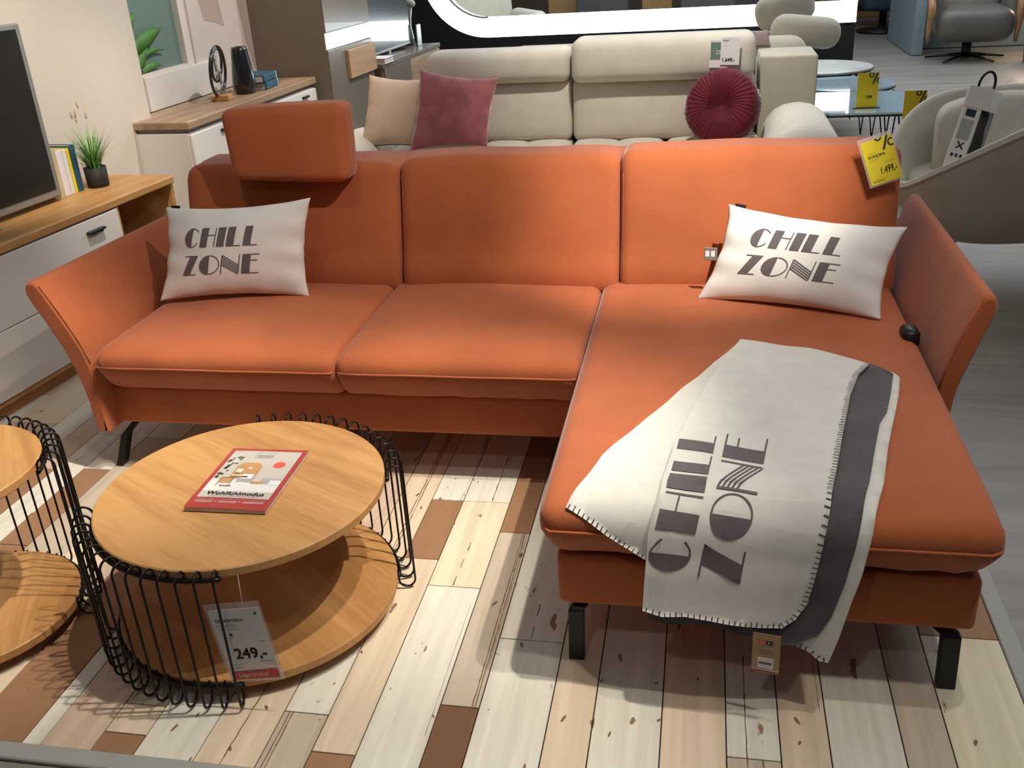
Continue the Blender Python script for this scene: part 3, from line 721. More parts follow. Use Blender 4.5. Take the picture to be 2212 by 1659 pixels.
# ------------------------------------------------------------------ blanket on the chaise
def topz(x_, y_):
    u = (x_ - .138) / .465; v = (y_ - 2.42) / .72
    return .460 + .018 * max(0, 1 - u * u) * max(0, 1 - min(1, abs(v)) ** 4) + .0025 * math.sin(x_ * 9 + y_ * 5) * max(0, 1 - u * u)
def drape(x_, t_, lift=0):
    R_ = .062
    w_ = .002 * math.sin(x_ * 31 + t_ * 7) + .0015 * math.sin(t_ * 40)
    L_ = lift + .004 + w_
    if t_ >= 1.76: return Vector((x_, t_, topz(x_, t_) + L_))
    s = 1.76 - t_; a = s / R_
    if a < PI / 2: return Vector((x_, 1.76 - (R_ - .002 + L_) * math.sin(a), .398 + (R_ + L_) * math.cos(a)))
    d = s - R_ * PI / 2
    sway = .012 * (d / .25) * math.sin(x_ * 17 + 1.0) + .16 * d * min(1, d / .06)
    return Vector((x_, 1.76 - R_ + .002 - L_ - sway, .398 - d))
bl = thing('blanket', 'cream and charcoal CHILL ZONE fleece blanket folded over the chaise', 'blanket', (.1, 2.0, .47))
bo = -Vector((.1, 2.0, .47))
def layer(name, poly, mm, lift, th, par=None, step=.022):
    V, F = flat_map([poly], step, lambda u, v, l_: drape(u, v, l_) + bo, th, lift)
    o = mesh_obj(name, V, F, M[mm], par or bl)
    for p in o.data.polygons: pass
    return o
PA = [(0.109, 2.53), (0.019, 2.358), (-0.064, 2.184), (-0.139, 2.033), (-0.207, 1.891), (-0.237, 1.793), (-0.266, 1.715), (-0.225, 1.694), (-0.16, 1.652), (-0.092, 1.612), (-0.055, 1.637), (-0.003, 1.87), (0.11, 2.451)]
PB = [(0.111, 2.505), (0.171, 2.494), (0.23, 2.473), (0.289, 2.458), (0.344, 2.426), (0.387, 2.404), (0.428, 2.381), (0.394, 2.317), (0.359, 2.19), (0.32, 2.001), (0.293, 1.863), (0.266, 1.734), (0.252, 1.682), (0.241, 1.614), (0.229, 1.548), (0.209, 1.51), (0.182, 1.49), (0.136, 1.493), (0.081, 1.498), (0.034, 1.504), (-0.014, 1.508), (-0.061, 1.502), (-0.102, 1.51), (-0.1, 1.555), (-0.096, 1.622), (-0.092, 1.681), (-0.072, 1.743), (-0.048, 1.922), (0.005, 2.171), (0.063, 2.378)]
PC = [(0.402, 2.417), (0.433, 2.408), (0.46, 2.383), (0.483, 2.351), (0.457, 2.231), (0.435, 2.139), (0.407, 2.064), (0.385, 1.966), (0.355, 1.832), (0.329, 1.734), (0.315, 1.675), (0.299, 1.597), (0.277, 1.513), (0.253, 1.469), (0.213, 1.445), (0.167, 1.443), (0.119, 1.464), (0.062, 1.483), (0.006, 1.489), (-0.052, 1.48), (-0.09, 1.486), (-0.091, 1.58), (0.185, 1.649), (0.321, 2.207)]
PD = [(0.455, 2.385), (0.487, 2.375), (0.499, 2.351), (0.481, 2.253), (0.443, 2.097), (0.415, 1.984), (0.383, 1.83), (0.354, 1.731), (0.346, 1.69), (0.334, 1.623), (0.316, 1.552), (0.299, 1.478), (0.28, 1.405), (0.262, 1.405), (0.238, 1.425), (0.195, 1.441), (0.183, 1.51), (0.271, 1.694), (0.349, 1.996)]
ld = layer('edge_fold', PD, 'blanket', .007, .007); lc = layer('charcoal_layer', PC, 'blanket_grey', .015, .006); lc['label'] = 'charcoal reverse side'
la = layer('flap', PA, 'blanket', .006, .006); lb = layer('main_fold', PB, 'blanket', .026, .008)
# stations along each word: (fraction, letter-top point, letter-foot point) on the cloth
CH = [(0, (-0.099, 1.611), (-0.013, 1.604)), (0.232, (-0.078, 1.688), (0.003, 1.683)), (0.459, (-0.059, 1.752), (0.019, 1.743)), (0.584, (-0.051, 1.805), (0.026, 1.789)), (0.8, (-0.042, 1.894), (0.036, 1.875)), (1, (-0.034, 1.977), (0.045, 1.955))]
ZO = [(0, (0.009, 1.601), (0.094, 1.593)), (0.222, (0.023, 1.68), (0.106, 1.675)), (0.512, (0.041, 1.752), (0.124, 1.744)), (0.778, (0.055, 1.865), (0.141, 1.849)), (1, (0.067, 1.969), (0.156, 1.949))]
def station(ST, a, b):
    for (A0, t0, f0), (A1, t1, f1) in zip(ST[:-1], ST[1:]):
        if a <= A1 or A1 == 1:
            k = (a - A0) / (A1 - A0); break
    tp = (t0[0] + (t1[0] - t0[0]) * k, t0[1] + (t1[1] - t0[1]) * k); ft = (f0[0] + (f1[0] - f0[0]) * k, f0[1] + (f1[1] - f0[1]) * k)
    return (ft[0] + (tp[0] - ft[0]) * b, ft[1] + (tp[1] - ft[1]) * b)
def dense(poly, k=8): return [((p[0] * (k - i) + q_[0] * i) / k, (p[1] * (k - i) + q_[1] * i) / k) for p, q_ in zip(poly, poly[1:] + poly[:1]) for i in range(k)]
P = [[station(CH, x_, y_) for x_, y_ in dense(p)] for p in words(['CHILL'], slant=.0)] + [[station(ZO, x_, y_) for x_, y_ in dense(p)] for p in words(['ZONE'], slant=.0)]
V, F = flat_map(P, .02, lambda u, v, l_: drape(u, v, l_) + bo, 0, .0275); o = mesh_obj('lettering', V, F, M['print'], lb); o['label'] = 'charcoal block lettering'
def stitches(par, line, lift, gap=.011, L_=.011, inward=1):
    mb = MB(); acc = 0
    for (a, b_) in zip(line[:-1], line[1:]):
        dx, dy = b_[0] - a[0], b_[1] - a[1]; Ls = math.hypot(dx, dy); n = max(1, int(Ls / gap))
        for i in range(n):
            x_, y_ = a[0] + dx * (i + .5) / n, a[1] + dy * (i + .5) / n; nx, ny = -dy / Ls * inward, dx / Ls * inward
            tx, ty = dx / Ls * .0011, dy / Ls * .0011; k = L_ * random.uniform(.8, 1.2)
            pp = [(x_ - tx, y_ - ty), (x_ + tx, y_ + ty), (x_ + nx * k + tx, y_ + ny * k + ty), (x_ + nx * k - tx, y_ + ny * k - ty)]
            V = [drape(u, v, lift) + bo for u, v in pp]; mb.add(V, [(0, 1, 2, 3)])
    return mb.build('stitching', M['stitch'], par, False)
stitches(lb, PB[6:23], .0278, inward=-1); stitches(la, PA[6:10], .0078, inward=1); stitches(ld, PD[12:16], .0085, inward=-1)
o = mesh_obj('edge_cord', *tubeg([drape(u, v, .020) + bo for u, v in PB[6:19]], .0018, 6), M['stitch'], lb)
# paper label at the hem
T = frame(Vector((.126, 1.640, .137)) + Vector((0, 0, -.03)), (1, -.16, 0), (0, -.05, 1))
bt = thing('price_tag', 'brown cardboard hang tag with a barcode sticker at the blanket hem', 'tag', (.125, 1.640, .118))
K = Card(frame((.0, .0, .0), (1, -.16, 0), (0, -.05, 1)), bt)
K.rect('card', 0, .056, 0, .105, 'kraft', 0, .0008)
K.rect('red_stripe', 0, .056, .002, .0075, 'mag_red', .0004); K.rect('white_stripe', 0, .056, .0075, .010, 'paper', .0005)
K.rect('red_square', .013, .025, .078, .087, 'red_print', .0005); K.rect('black_square', .027, .041, .077, .088, 'ink', .0005)
K.text('letter', 'D', .0155, .0795, .009, 'paper', .0008); K.text('letter', 'P', .0305, .079, .010, 'paper', .0008)
K.lines('fine_print', [(.014, .040, .073, .0006), (.02, .034, .070, .0006), (.02, .036, .063, .0006), (.012, .044, .060, .0006), (.014, .042, .057, .0006), (.016, .040, .054, .0006), (.018, .038, .051, .0006)], 'ink_grey', .0006)
o = K.rect('sticker', .012, .044, .013, .042, 'paper', .0007)
K.lines('barcode', [(.015 + .0017 * i, .016 + .0017 * i + (.0004 if i % 3 else 0), .024, .006) for i in range(15)], 'ink', .0010)
V, F = tubeg([(.028, 0, .105), (.028, -.002, .118)], .0006, 5); mesh_obj('thread', V, F, M['ink'], bt)

# ------------------------------------------------------------------ yellow price tag on the right backrest
def percent(K, x_, y_, s, m, z=.0012, clip_top=None, clip_r=None):
    """a large % sign; parts beyond the card edge are cut like in print"""
    def cut(poly):
        if clip_top is None: return poly
        out = []
        for (px, py) in poly: out.append((min(px, clip_r), min(py, clip_top)))
        return out
    P = [[(x_ + s * a, y_ + s * b) for a, b in ((.30, -.02), (.42, -.02), (.74, 1.02), (.62, 1.02))]]
    for (cx, cy) in ((.22, .72), (.82, .28)):
        P += [[(x_ + s * a, y_ + s * b) for a, b in pg] for pg in ring_arc(cx, cy, .20, .22, .085, 0, 2 * PI, 28)]
    P = [cut(p) for p in P]
    mb = MB()
    for p in P: mb.add([K.T @ Vector((a, b, z)) for a, b in p], [(0, 1, 2, 3)])
    return mb.build('percent_sign', M[m], K.p, False)
TL, TR, BR, BL_ = Vector((.449, 3.135, .893)), Vector((.535, 3.142, .921)), Vector((.602, 3.120, .806)), Vector((.510, 3.110, .775))
ex = (TR - TL).normalized()
yt = thing('price_tag', 'yellow percent price tag reading 1499 clipped to the right orange backrest', 'tag', BL_)
K = Card(frame((0, 0, 0), (TR - TL), (TL - BL_)), yt); wx = (TR - TL).length * 1.02; wh = (TL - BL_).length
K.rect('film_sleeve', -.006, wx + .004, -.005, wh + .012, 'plastic', -.0010, .0004); K.rect('card', 0, wx, 0, wh, 'yellow', 0, .0008)
percent(K, wx * .44, wh * .72, wx * .62, 'ink', .0006, wh, wx)
K.text('name_print', 'ECKSOFA', wx * .12, wh * .60, .012, 'ink', .0006, bold=.0004); K.text('price_print', '1.499,-', wx * .36, wh * .20, .030, 'ink', .0006, bold=.0006, sx=.62, slant=.12)
K.lines('fine_print', [(wx * .12, wx * .38, wh * .71, .0007), (wx * .13, wx * .45, wh * .565, .0006), (wx * .13, wx * .40, wh * .54, .0006), (wx * .13, wx * .34, wh * .515, .0006), (wx * .62, wx * .92, wh * .45, .0006), (wx * .60, wx * .95, wh * .43, .0006), (wx * .12, wx * .5, wh * .12, .0005), (wx * .12, wx * .30, wh * .38, .0006)], 'ink_soft', .0006)
K.lines('bar_print', [(wx * .09 + .0018 * i, wx * .09 + .0018 * i + .001, wh * .05, .005) for i in range(19)], 'ink_soft', .0006)

# ================================================================== WIRE COFFEE TABLES
def wire_table(label, x_, y_, r, zt, arcs, grp, col_r, n_w=15, graina=.5):
    t = thing('coffee_table', label, 'table', (x_, y_, 0), 0, grp)
    th = .024
    top = lathe('tabletop', [(r - .004, zt - th), (r, zt - th + .004), (r, zt - .003), (r - .003, zt)], 'oak', t, 96, smooth=False); top.rotation_euler = (0, 0, -graina)
    low = lathe('lower_shelf', [(r - .004, .034), (r, .038), (r, .057), (r - .003, .060)], 'oak', t, 96, smooth=False); low.rotation_euler = (0, 0, -graina - .2)
    lathe('plinth', [(r - .07, .0), (r - .07, .035)], 'black', t, 64, smooth=False)
    ro, ri = r + .044, r + .002; w_ = .0029
    for (a0, a1) in arcs:
        mb = MB(); zz0, zz1 = zt - .012, .030
        for i in range(n_w):
            a = math.radians(a0 + (a1 - a0) * i / (n_w - 1)); c_, s_ = math.cos(a), math.sin(a)
            pts = []; rm = (ro + ri) / 2; rr_ = (ro - ri) / 2
            pts.append((ri, zz0 - .02)); pts.append((ri, zz0))
            for k in range(1, 10): b = PI - PI * k / 10; pts.append((rm + rr_ * math.cos(b), zz0 + rr_ * 1.0 * math.sin(b)))
            pts.append((ro, zz0)); pts.append((ro, zz1))
            for k in range(1, 10): b = -PI * k / 10; pts.append((rm + rr_ * math.cos(b), zz1 + rr_ * 1.1 * math.sin(b)))
            pts.append((ri, zz1)); pts.append((ri, zz1 + .03))
            V, F = tubeg([(p[0] * c_, p[0] * s_, p[1]) for p in pts], w_, 7); mb.add(V, F)
        for zr in (zt - .024, .046):
            ra = [(math.radians(a0 - 1 + (a1 - a0 + 2) * i / 30)) for i in range(31)]
            V, F = tubeg([((ri + .002) * math.cos(a), (ri + .002) * math.sin(a), zr) for a in ra], .0058, 8); mb.add(V, F)
        mb.build('wire_frame', M['wire'], t)
    return t
wire_table('low round oak coffee table with black wire sides, magazine on top', -1.09, 1.878, .348, .360, ((203, 286), (17, 108)), 'wire coffee tables', .14)
wire_table('smaller taller round oak table with black wire side at the left edge', -1.80, 1.715, .247, .46, ((15, 105), (195, 285)), 'wire coffee tables', .09, 13, .9)
# hanging price tag
t = thing('price_tag', 'white price tag reading 249 hanging from the low oak table', 'tag', (-1.006, 1.522, .068))
K = Card(frame((0, 0, 0), (.995, .02, .16), (-.14, .04, 1)), t)
wx, wh = .134, .207
K.rect('film_sleeve', 0, wx, 0, wh, 'plastic', -.0008, .0004)
K.rect('card', .007, wx - .006, .040, wh - .016, 'paper', 0, .0006); K.rect('sticker', .006, wx - .006, .004, .036, 'paper', 0, .0006)
K.poly('red_label', [(.010, .007), (wx - .010, .007), (wx - .010, .030), (wx - .026, .033), (wx - .034, .031), (wx - .040, .0285), (.010, .0285)], 'red_print', .0005)
K.text('label_print', 'Lagerartikel', .026, .014, .016, 'paper', .0008, sx=.95)
K.text('price_print', '249,-', .034, .062, .038, 'ink', .0006, bold=.0016)
K.text('name_print', 'COUCHTISCH', .016, wh - .048, .0105, 'ink', .0006, bold=.0004)
K.lines('fine_print', [(.016, .066, wh - .056, .0008), (.016, .060, wh - .062, .0008), (.018, .070, wh - .068, .0008), (.036, .050, .118, .0008), (.100, .118, .105, .0008), (.090, .122, .052, .001), (.026, .045, .046, .0006)], 'ink_grey', .0006)
K.rect('mark', .040, .046, .123, .129, 'ink', .0006); K.poly('green_dot', disc_poly(.117, wh - .030, .0042, 20), 'leaf', .0006)
V, F = tubeg([(.060, .003 + .010, wh - .002), (.050, .036, .272)], .0005, 5); mesh_obj('string', V, F, M['paper'], t)

# magazine
mg = thing('magazine', 'thick red-bordered furniture magazine lying on the oak coffee table', 'magazine', (-1.178, 1.752, .3605))
mg.rotation_euler = (0, 0, math.radians(1.0))
V, F = rbox(.002, .204, .002, .282, 0, .0115, .002, .05); mesh_obj('pages', V, F, M['mag_pages'], mg, False)
def magmap(u, v, l_): return (u, v, .0118 + l_ + .0012 * math.sin(u * 20) * max(0, 1 - v / .1) + (.001 if v > 0 else 0))
V, F = flat_map([[(0, 0), (.206, 0), (.206, .284), (0, .284)]], .02, magmap, .0004, .0004); cv = mesh_obj('cover', V, F, M['mag_red'], mg, False)
def mp_(name, polys, mm, lift, par=cv): V, F = flat_map(polys, .02, magmap, 0, lift); return mesh_obj(name, V, F, M[mm] if isinstance(mm, str) else mm, par, False)
R4 = lambda a, b, c, d: [(a, c), (b, c), (b, d), (a, d)]
M['pic_wall'] = mat('printed pale wall', (.50, .46, .40), .3, var=.04); M['pic_white'] = mat('printed white', (.68, .66, .62), .3, var=.03)
M['pic_ochre'] = mat('printed ochre', (.48, .25, .10), .3, var=.1); M['pic_brown'] = mat('printed brown', (.25, .12, .05), .3, var=.2); M['pic_grey'] = mat('printed grey', (.36, .35, .34), .3, var=.1)
M['pic_green'] = mat('printed green', (.08, .10, .05), .3, var=.3); M['coral'] = mat('printed coral', (.80, .10, .06), .3, var=.02)
mp_('picture', [R4(.012, .194, .046, .272)], 'pic_wall', .0008)
mp_('picture_floor', [R4(.012, .194, .075, .128)], 'pic_white', .0011)
mp_('picture_arch', [[(.052, .135), (.118, .135), (.118, .195), (.110, .207), (.098, .212), (.072, .212), (.060, .207), (.052, .195)]], 'pic_ochre', .0012)
mp_('picture_shelf', [R4(.058, .075, .165, .180), R4(.056, .084, .146, .152)], 'pic_white', .0015); mp_('picture_shelf', [R4(.056, .100, .140, .145), R4(.060, .072, .152, .160)], 'pic_brown', .0016)
mp_('picture_lamp', [disc_poly(.090, .185, .005, 14)], 'pic_white', .0016)
mp_('picture_sofa', [R4(.078, .120, .118, .150), R4(.140, .192, .112, .140)], 'pic_grey', .0014); mp_('picture_sofa', [R4(.084, .112, .134, .156), R4(.165, .192, .108, .130)], 'pic_white', .0016)
mp_('picture_table', [R4(.118, .150, .112, .124)], 'pic_ochre', .0017); mp_('picture_chair', [R4(.036, .066, .112, .135)], 'pic_ochre', .0017)
mp_('picture_chair_frame', [R4(.034, .036, .098, .136), R4(.066, .068, .098, .138), R4(.036, .068, .136, .138), R4(.045, .075, .096, .101)], 'pic_brown', .0018)
blob = []
for k in range(40):
    x_, y_ = random.uniform(.013, .050), random.uniform(.135, .235); s_ = random.uniform(.003, .008)
    if (x_ - .013) < .010 + .028 * (y_ - .135) / .1 * (1 if y_ < .235 else 0): blob.append([(x_, y_), (x_ + s_, y_ - s_ * .5), (x_ + s_ * 1.6, y_ + s_), (x_ + s_ * .4, y_ + s_ * .8)])
mp_('picture_plant', blob, 'pic_green', .0016)
mp_('cover_dot', [disc_poly(.158, .205, .0155, 28)], 'coral', .0012)
mp_('logo_box', [R4(.078, .128, .2365, .2373), R4(.078, .128, .2625, .2633), R4(.078, .0788, .2365, .2633), R4(.1272, .128, .2365, .2633)], 'ink_grey', .0014)
Km = Card(Matrix.Translation((0, 0, .0152)), cv)
Km.text('logo_print', 'natura', .084, .2435, .0155, 'ink_grey', .0005, sx=1.05); Km.lines('fine_print', [(.084, .122, .2395, .0008), (.04, .166, .0505, .0009), (.014, .040, .2655, .0008)], 'ink_grey', .0005)
Km.text('title_print', 'Wohlfühlmodus', .030, .0565, .0205, 'ink', .0005, bold=.0005, sx=1.10, slant=.08)
for (x_, s_) in ((.024, 'SMART LIVING'), (.082, 'NATUR GENUSS'), (.146, 'WOHNEN HEUTE')): Km.text('heading_print', s_, x_, .033, .0058, 'paper', .0005, bold=.0002)
Km.lines('body_print', [(a, b, y_, .0008) for (a, b) in ((.018, .062), (.078, .122), (.138, .190)) for y_ in (.029, .0255, .022)], 'paper', .0005)
Km.lines('plus_print', [(.066, .072, .0268, .0008), (.1265, .1325, .0268, .0008), (.0686, .0694, .024, .0064), (.1291, .1299, .024, .0064)], 'paper', .0005)

# ================================================================== MEDIA UNIT AT THE LEFT WALL (own frame: x out of the wall, y along it)
t = thing('media_unit', 'white and oak low media unit along the left wall under the television', 'cabinet'); place(t, FA)
def B(name, a, mm, par=t, c=.003): return box(name, a, mm, par, c)
V, F = boxg(-.425, .0, -3.0, .0, .592, .628, .006)
M['oak_y'] = wood('oak grain along', (.52, .275, .095), (.38, .18, .055), ax=1, scale=5)
mesh_obj('worktop', V, F, M['oak_y'], t, False)
B('plinth', (-.40, -.045, -2.95, -.02, 0, .055), 'oak_dark'); B('side_panel', (-.42, -.012, -.022, -.002, .055, .592), 'oak_y')
B('divider', (-.42, -.012, -.415, -.398, .055, .592), 'oak_y'); B('back_panel', (-.43, -.42, -2.95, -.002, .055, .592), 'oak_dark')
B('bottom_panel', (-.42, -.012, -2.95, -.002, .055, .073), 'oak_y')
B('shelf', (-.42, -.03, -.398, -.022, .30, .318), 'white_lacquer')
for (z0, z1) in ((.500, .502), (.415, .417)): B('back_rail', (-.419, -.400, -.396, -.024, z0 - .05, z1), 'oak_dark')
for (y0, y1) in ((-1.62, -.417), (-2.94, -1.624)):
    for (z0, z1) in ((.328, .586), (.078, .324)):
        d = B('drawer', (-.40, -.004, y0, y1, z0, z1), 'white_lacquer')
        if z0 > .3:
            ym = -.585 if y0 > -2 else -1.9
            hmb = MB(); hmb.add(*boxg(-.002, .020, ym - .050, ym + .050, .533, .543, .002)); hmb.add(*boxg(-.005, .016, ym - .036, ym + .036, .527, .534, .001)); hmb.build('handle', M['black'], d, False)
# small things inside the open bay
t2 = tag(lathe('candle_jar', [(.03, 0), (.032, .004), (.032, .05), (.03, .052)], 'glass', None, 20), 'small clear jar in the open bay of the media unit', 'jar'); place(t2, FA, -.15, -.2, .319)
# television
t = thing('television', 'television with grey frame standing on the oak media unit', 'television'); place(t, FA)
box('frame', (-.262, -.225, -1.78, -.462, .650, 1.335), 'tv_frame', t, .006); box('screen', (-.226, -.2215, -1.755, -.492, .682, 1.315), 'tv_black', t, .001)
box('stand', (-.34, -.15, -1.35, -.9, .6285, .640), 'tv_frame', t, .004); box('neck', (-.262, -.235, -1.2, -1.05, .638, .66), 'tv_frame', t, .002)
# books beside it
for i, (y0, y1, hh, dx, mm, lb_) in enumerate(((-.440, -.412, .205, .165, 'straw', 'tan book nearest the television on the media unit'), (-.411, -.372, .190, .16, 'paper', 'thick white book beside the television'),
                                    (-.371, -.345, .188, .16, 'paper', 'second white book, next to the yellow spine'), (-.344, -.326, .19, .16, 'yellow', 'pale yellow book standing on the media unit'),
                                    (-.325, -.288, .198, .16, 'blue_book', 'dark blue book standing behind the potted grass'))):
    t = thing('book', lb_, 'book', group='books beside the television'); place(t, FA)
    mb = MB(); mb.add(*boxg(-.42, -.42 + dx, y0, y0 + .0025, .6285, .6285 + hh, .0004)); mb.add(*boxg(-.42, -.42 + dx, y1 - .0025, y1, .6285, .6285 + hh, .0004)); mb.add(*boxg(-.42 + dx - .003, -.42 + dx, y0, y1, .6285, .6285 + hh, .0008))
    mb.build('cover', M[mm], t, False); box('pages', (-.418, -.42 + dx - .003, y0 + .0025, y1 - .0025, .631, .6285 + hh - .004), 'mag_pages', t, .0004)
# potted grass
t = thing('potted_grass', 'green artificial grass in a small black pot on the media unit', 'plant'); place(t, FA, -.235, -.222, .6285); t['kind'] = 'thing'
lathe('pot', [(.043, 0), (.046, .003), (.048, .086), (.043, .086), (.042, .07)], 'matt_black', t, 28); lathe('soil', [(.002, .066), (.0425, .068), (.0425, .07), (.001, .0705)], 'floor_gap', t, 20)
for nm, mm, cnt, hmin, hmax, sp_ in (('blades', 'grass', 130, .11, .23, .12), ('dark_blades', 'grass_dark', 90, .08, .19, .14), ('dry_stems', 'straw', 14, .2, .30, .08)):
    mb = MB()
    for i in range(cnt):
        a = random.uniform(0, 2 * PI); r0 = random.uniform(0, .03); L_ = random.uniform(hmin, hmax); sp2 = random.uniform(.2, 1) * sp_; b0 = Vector((r0 * math.cos(a), r0 * math.sin(a), .066))
        wv = .0023 if mm != 'straw' else .0009; pr = Vector((-math.sin(a), math.cos(a), 0)) * wv; V = []
        for k in range(5):
            s_ = k / 4; p_ = b0 + Vector((math.cos(a) * sp2 * s_ ** 1.7, math.sin(a) * sp2 * s_ ** 1.7, L_ * (s_ - .12 * s_ * s_))); ww = (1 - s_ * .9)
            V += [p_ - pr * ww, p_ + pr * ww]
        mb.add(V, [(2 * k, 2 * k + 1, 2 * k + 3, 2 * k + 2) for k in range(4)])
        if mm == 'straw' and i < 5:
            V2, F2 = latheg([(.0005, 0), (.005, .012), (.004, .03), (.0005, .045)], 6); mb.add([Vector(v) + p_ for v in V2], F2)
    mb.build(nm, M[mm], t)

# ================================================================== SIDEBOARD AND WHAT STANDS ON IT
t = thing('sideboard', 'white sideboard with greyed oak top in the left corner', 'sideboard'); place(t, FS)
def B(name, a, mm, par=None, c=.003): return box(name, a, mm, par or t, c)
B('worktop', (-.38, .0, .0, 1.52, .762, .800), 'oak_grey', c=.004)
B('frame', (-.365, -.03, .02, 1.50, .742, .763), 'grey_lacquer'); B('body', (-.375, -.02, .010, 1.51, .08, .742), 'white_lacquer'); B('plinth', (-.36, -.05, .03, 1.49, 0, .08), 'grey_lacquer')
for k in range(3):
    y0 = .014 + k * .499
    for (z0, z1) in ((.44, .735), (.085, .435)):
        d = B('drawer', (-.02, -.002, y0, y0 + .495, z0, z1), 'white_lacquer')
        if z0 > .4: box('handle', (-.003, .015, y0 + .28, y0 + .36, .700, .712), 'black', d, .002)
# ring sculpture
t = thing('ring_sculpture', 'black ring sculpture with climbing figures on a wooden block, on the sideboard', 'sculpture'); place(t, FS, -.17, .66, .8005)
t.rotation_euler.z += .17
box('base', (-.05, .05, -.04, .04, 0, .030), 'oak_y', t, .004)
def loop(rx, rz, cz, rad, nm, tilt=0):
    pts = [(.012 * math.sin(a * 1.0), rx * math.cos(a), cz + rz * math.sin(a)) for a in [2 * PI * i / 40 for i in range(40)]]
    V, F = tubeg(pts, rad, 8, True); return mesh_obj(nm, V, F, M['vase'], t)
loop(.118, .128, .152, .0085, 'outer_ring'); loop(.075, .085, .185, .0075, 'inner_ring')
for (a, zz) in ((-.02, .185), (.02, .115)):
    V, F = rbox(-.008, .008, a - .008, a + .008, zz - .03, zz + .02, .007, .02); mb = MB(); mb.add(V, F); mb.add(*tubeg([(0, a, zz + .015), (0, a + .03, zz + .045)], .004, 6)); mb.add(*tubeg([(0, a, zz + .015), (0, a - .03, zz + .04)], .004, 6))
    mb.add(*tubeg([(0, a, zz - .025), (0, a + .018, zz - .07)], .0045, 6)); mb.add(*tubeg([(0, a, zz - .025), (0, a - .018, zz - .07)], .0045, 6))
    V2, F2 = latheg([(.001, -.009), (.008, -.004), (.009, .003), (.001, .010)], 10); mb.add([Vector(v) + Vector((0, a, zz + .034)) for v in V2], F2); mb.build('figure', M['tv_frame'], t)
# vase
v_ = lathe('vase', [(.032, 0), (.054, .004), (.066, .035), (.066, .065), (.045, .235), (.040, .252), (.034, .252), (.038, .22), (.040, .1)], 'vase', None, 40); place(v_, FS, -.155, .90, .8005)
tag(v_, 'tall black ceramic vase on the sideboard', 'vase')
for i, (z0, dy) in enumerate(((.8005, 0), (.8425, -.012))):
    t = thing('book', ('lower of two petrol blue books lying on the sideboard', 'upper of two petrol blue books lying on the sideboard')[i], 'book', group='blue books on the sideboard'); place(t, FS, -.165, 1.10 + dy, z0); t.rotation_euler.z += .12
    mb = MB(); mb.add(*boxg(-.08, .075, -.11, .11, 0, .003, .001)); mb.add(*boxg(-.08, .075, -.11, .11, .038, .041, .001)); V, F = rbox(.066, .082, -.11, .11, 0, .041, .008, .1); mb.add(V, F); mb.build('cover', M['blue_book'], t, False)
    box('pages', (-.076, .070, -.107, .107, .003, .038), 'mag_pages', t, .001); box('spine_band', (.066, .0828, .078, .086, .001, .040), 'paper', t, .0)
# big leafed plant in the niche
t = thing('potted_plant', 'broad-leafed green plant behind the wall niche', 'plant'); place(t, FS, -.435, .34, .985)
lathe('pot', [(.012, 0), (.017, .002), (.019, .03), (.015, .03)], 'vase', t, 24)
for (y0, z0, y1, z1, wd, arch) in ((-.06, .10, .27, .205, .085, .01), (-.04, .03, .26, .095, .024, .035), (-.03, .02, .10, .12, .06, .0), (.0, .0, .21, .02, .035, .02), (-.07, .16, .04, .30, .06, .0), (-.02, .02, .0, .22, .05, .0)):
    V = []; F = []; n_ = 14; L_ = math.hypot(y1 - y0, z1 - z0); ty, tz = (y1 - y0) / L_, (z1 - z0) / L_
    for k in range(n_ + 1):
        s_ = k / n_; a_ = 4 * s_ * (1 - s_) * arch; yy = y0 + (y1 - y0) * s_ - tz * a_; zz = z0 + (z1 - z0) * s_ + ty * a_; ww = wd * math.sin(PI * min(1, s_) ** .8) * .5 + .002
        V += [(.004, yy - ww * tz * -1, zz - ww * ty), (.012, yy, zz), (.004, yy - ww * tz, zz + ww * ty)]
    for k in range(n_):
        for c_ in (0, 1): F.append((3 * k + c_, 3 * k + c_ + 1, 3 * k + c_ + 4, 3 * k + c_ + 3))
    o = mesh_obj('leaf', V, F, M['leaf'], t); md = o.modifiers.new('s', 'SOLIDIFY'); md.thickness = .0012

# ================================================================== TALL TAUPE CABINET, SECOND TV UNIT
t = thing('tall_cabinet', 'tall taupe cabinet with lit shelf strip and small oak door', 'cabinet'); place(t, FC)
B('body', (-.55, -.002, 0, .75, 0, 2.2), 'taupe', c=.003)
B('front_panel', (-.002, .010, .004, .746, 1.052, 2.19), 'grey_lacquer'); B('front_panel', (-.002, .010, .004, .746, .02, .946), 'grey_lacquer')
o = B('lit_strip', (-.002, .006, .004, .255, .950, 1.048), glow('lit shelf strip', (.75, .88, .95), .62)); o['label'] = 'softly lit white strip'
o = B('lit_strip', (-.002, .006, .258, .746, .950, 1.048), glow('lit shelf strip', (.78, .90, .97), .75)); o['label'] = 'softly lit white strip'
M['oak_door'] = wood('light oak door', (.42, .25, .12), (.32, .18, .08), ax=1, scale=4)
o = B('oak_door', (.010, .034, .272, .742, .742, .918), 'oak_door'); o['label'] = 'light oak door panel'
t = thing('lowboard', 'long grey lowboard with stone top behind the white sofa', 'lowboard'); place(t, FC)
B('body', (-.45, .05, .78, 2.09, .08, .735), 'taupe'); B('worktop', (-.46, .065, .77, 2.10, .735, .765), 'grey_lacquer'); B('plinth', (-.42, 0, .8, 2.06, 0, .08), 'black')
o = B('door', (.05, .062, .80, 1.35, .1, .73), 'grey_lacquer'); o = B('door', (.05, .062, 1.354, 2.08, .1, .73), 'oak_grey')
t = thing('television', 'blue-grey reflecting television on the lowboard beside the tall cabinet', 'television'); place(t, FC)
box('frame', (-.13, -.085, .80, 1.815, .795, 1.42), 'tv_frame', t, .005)
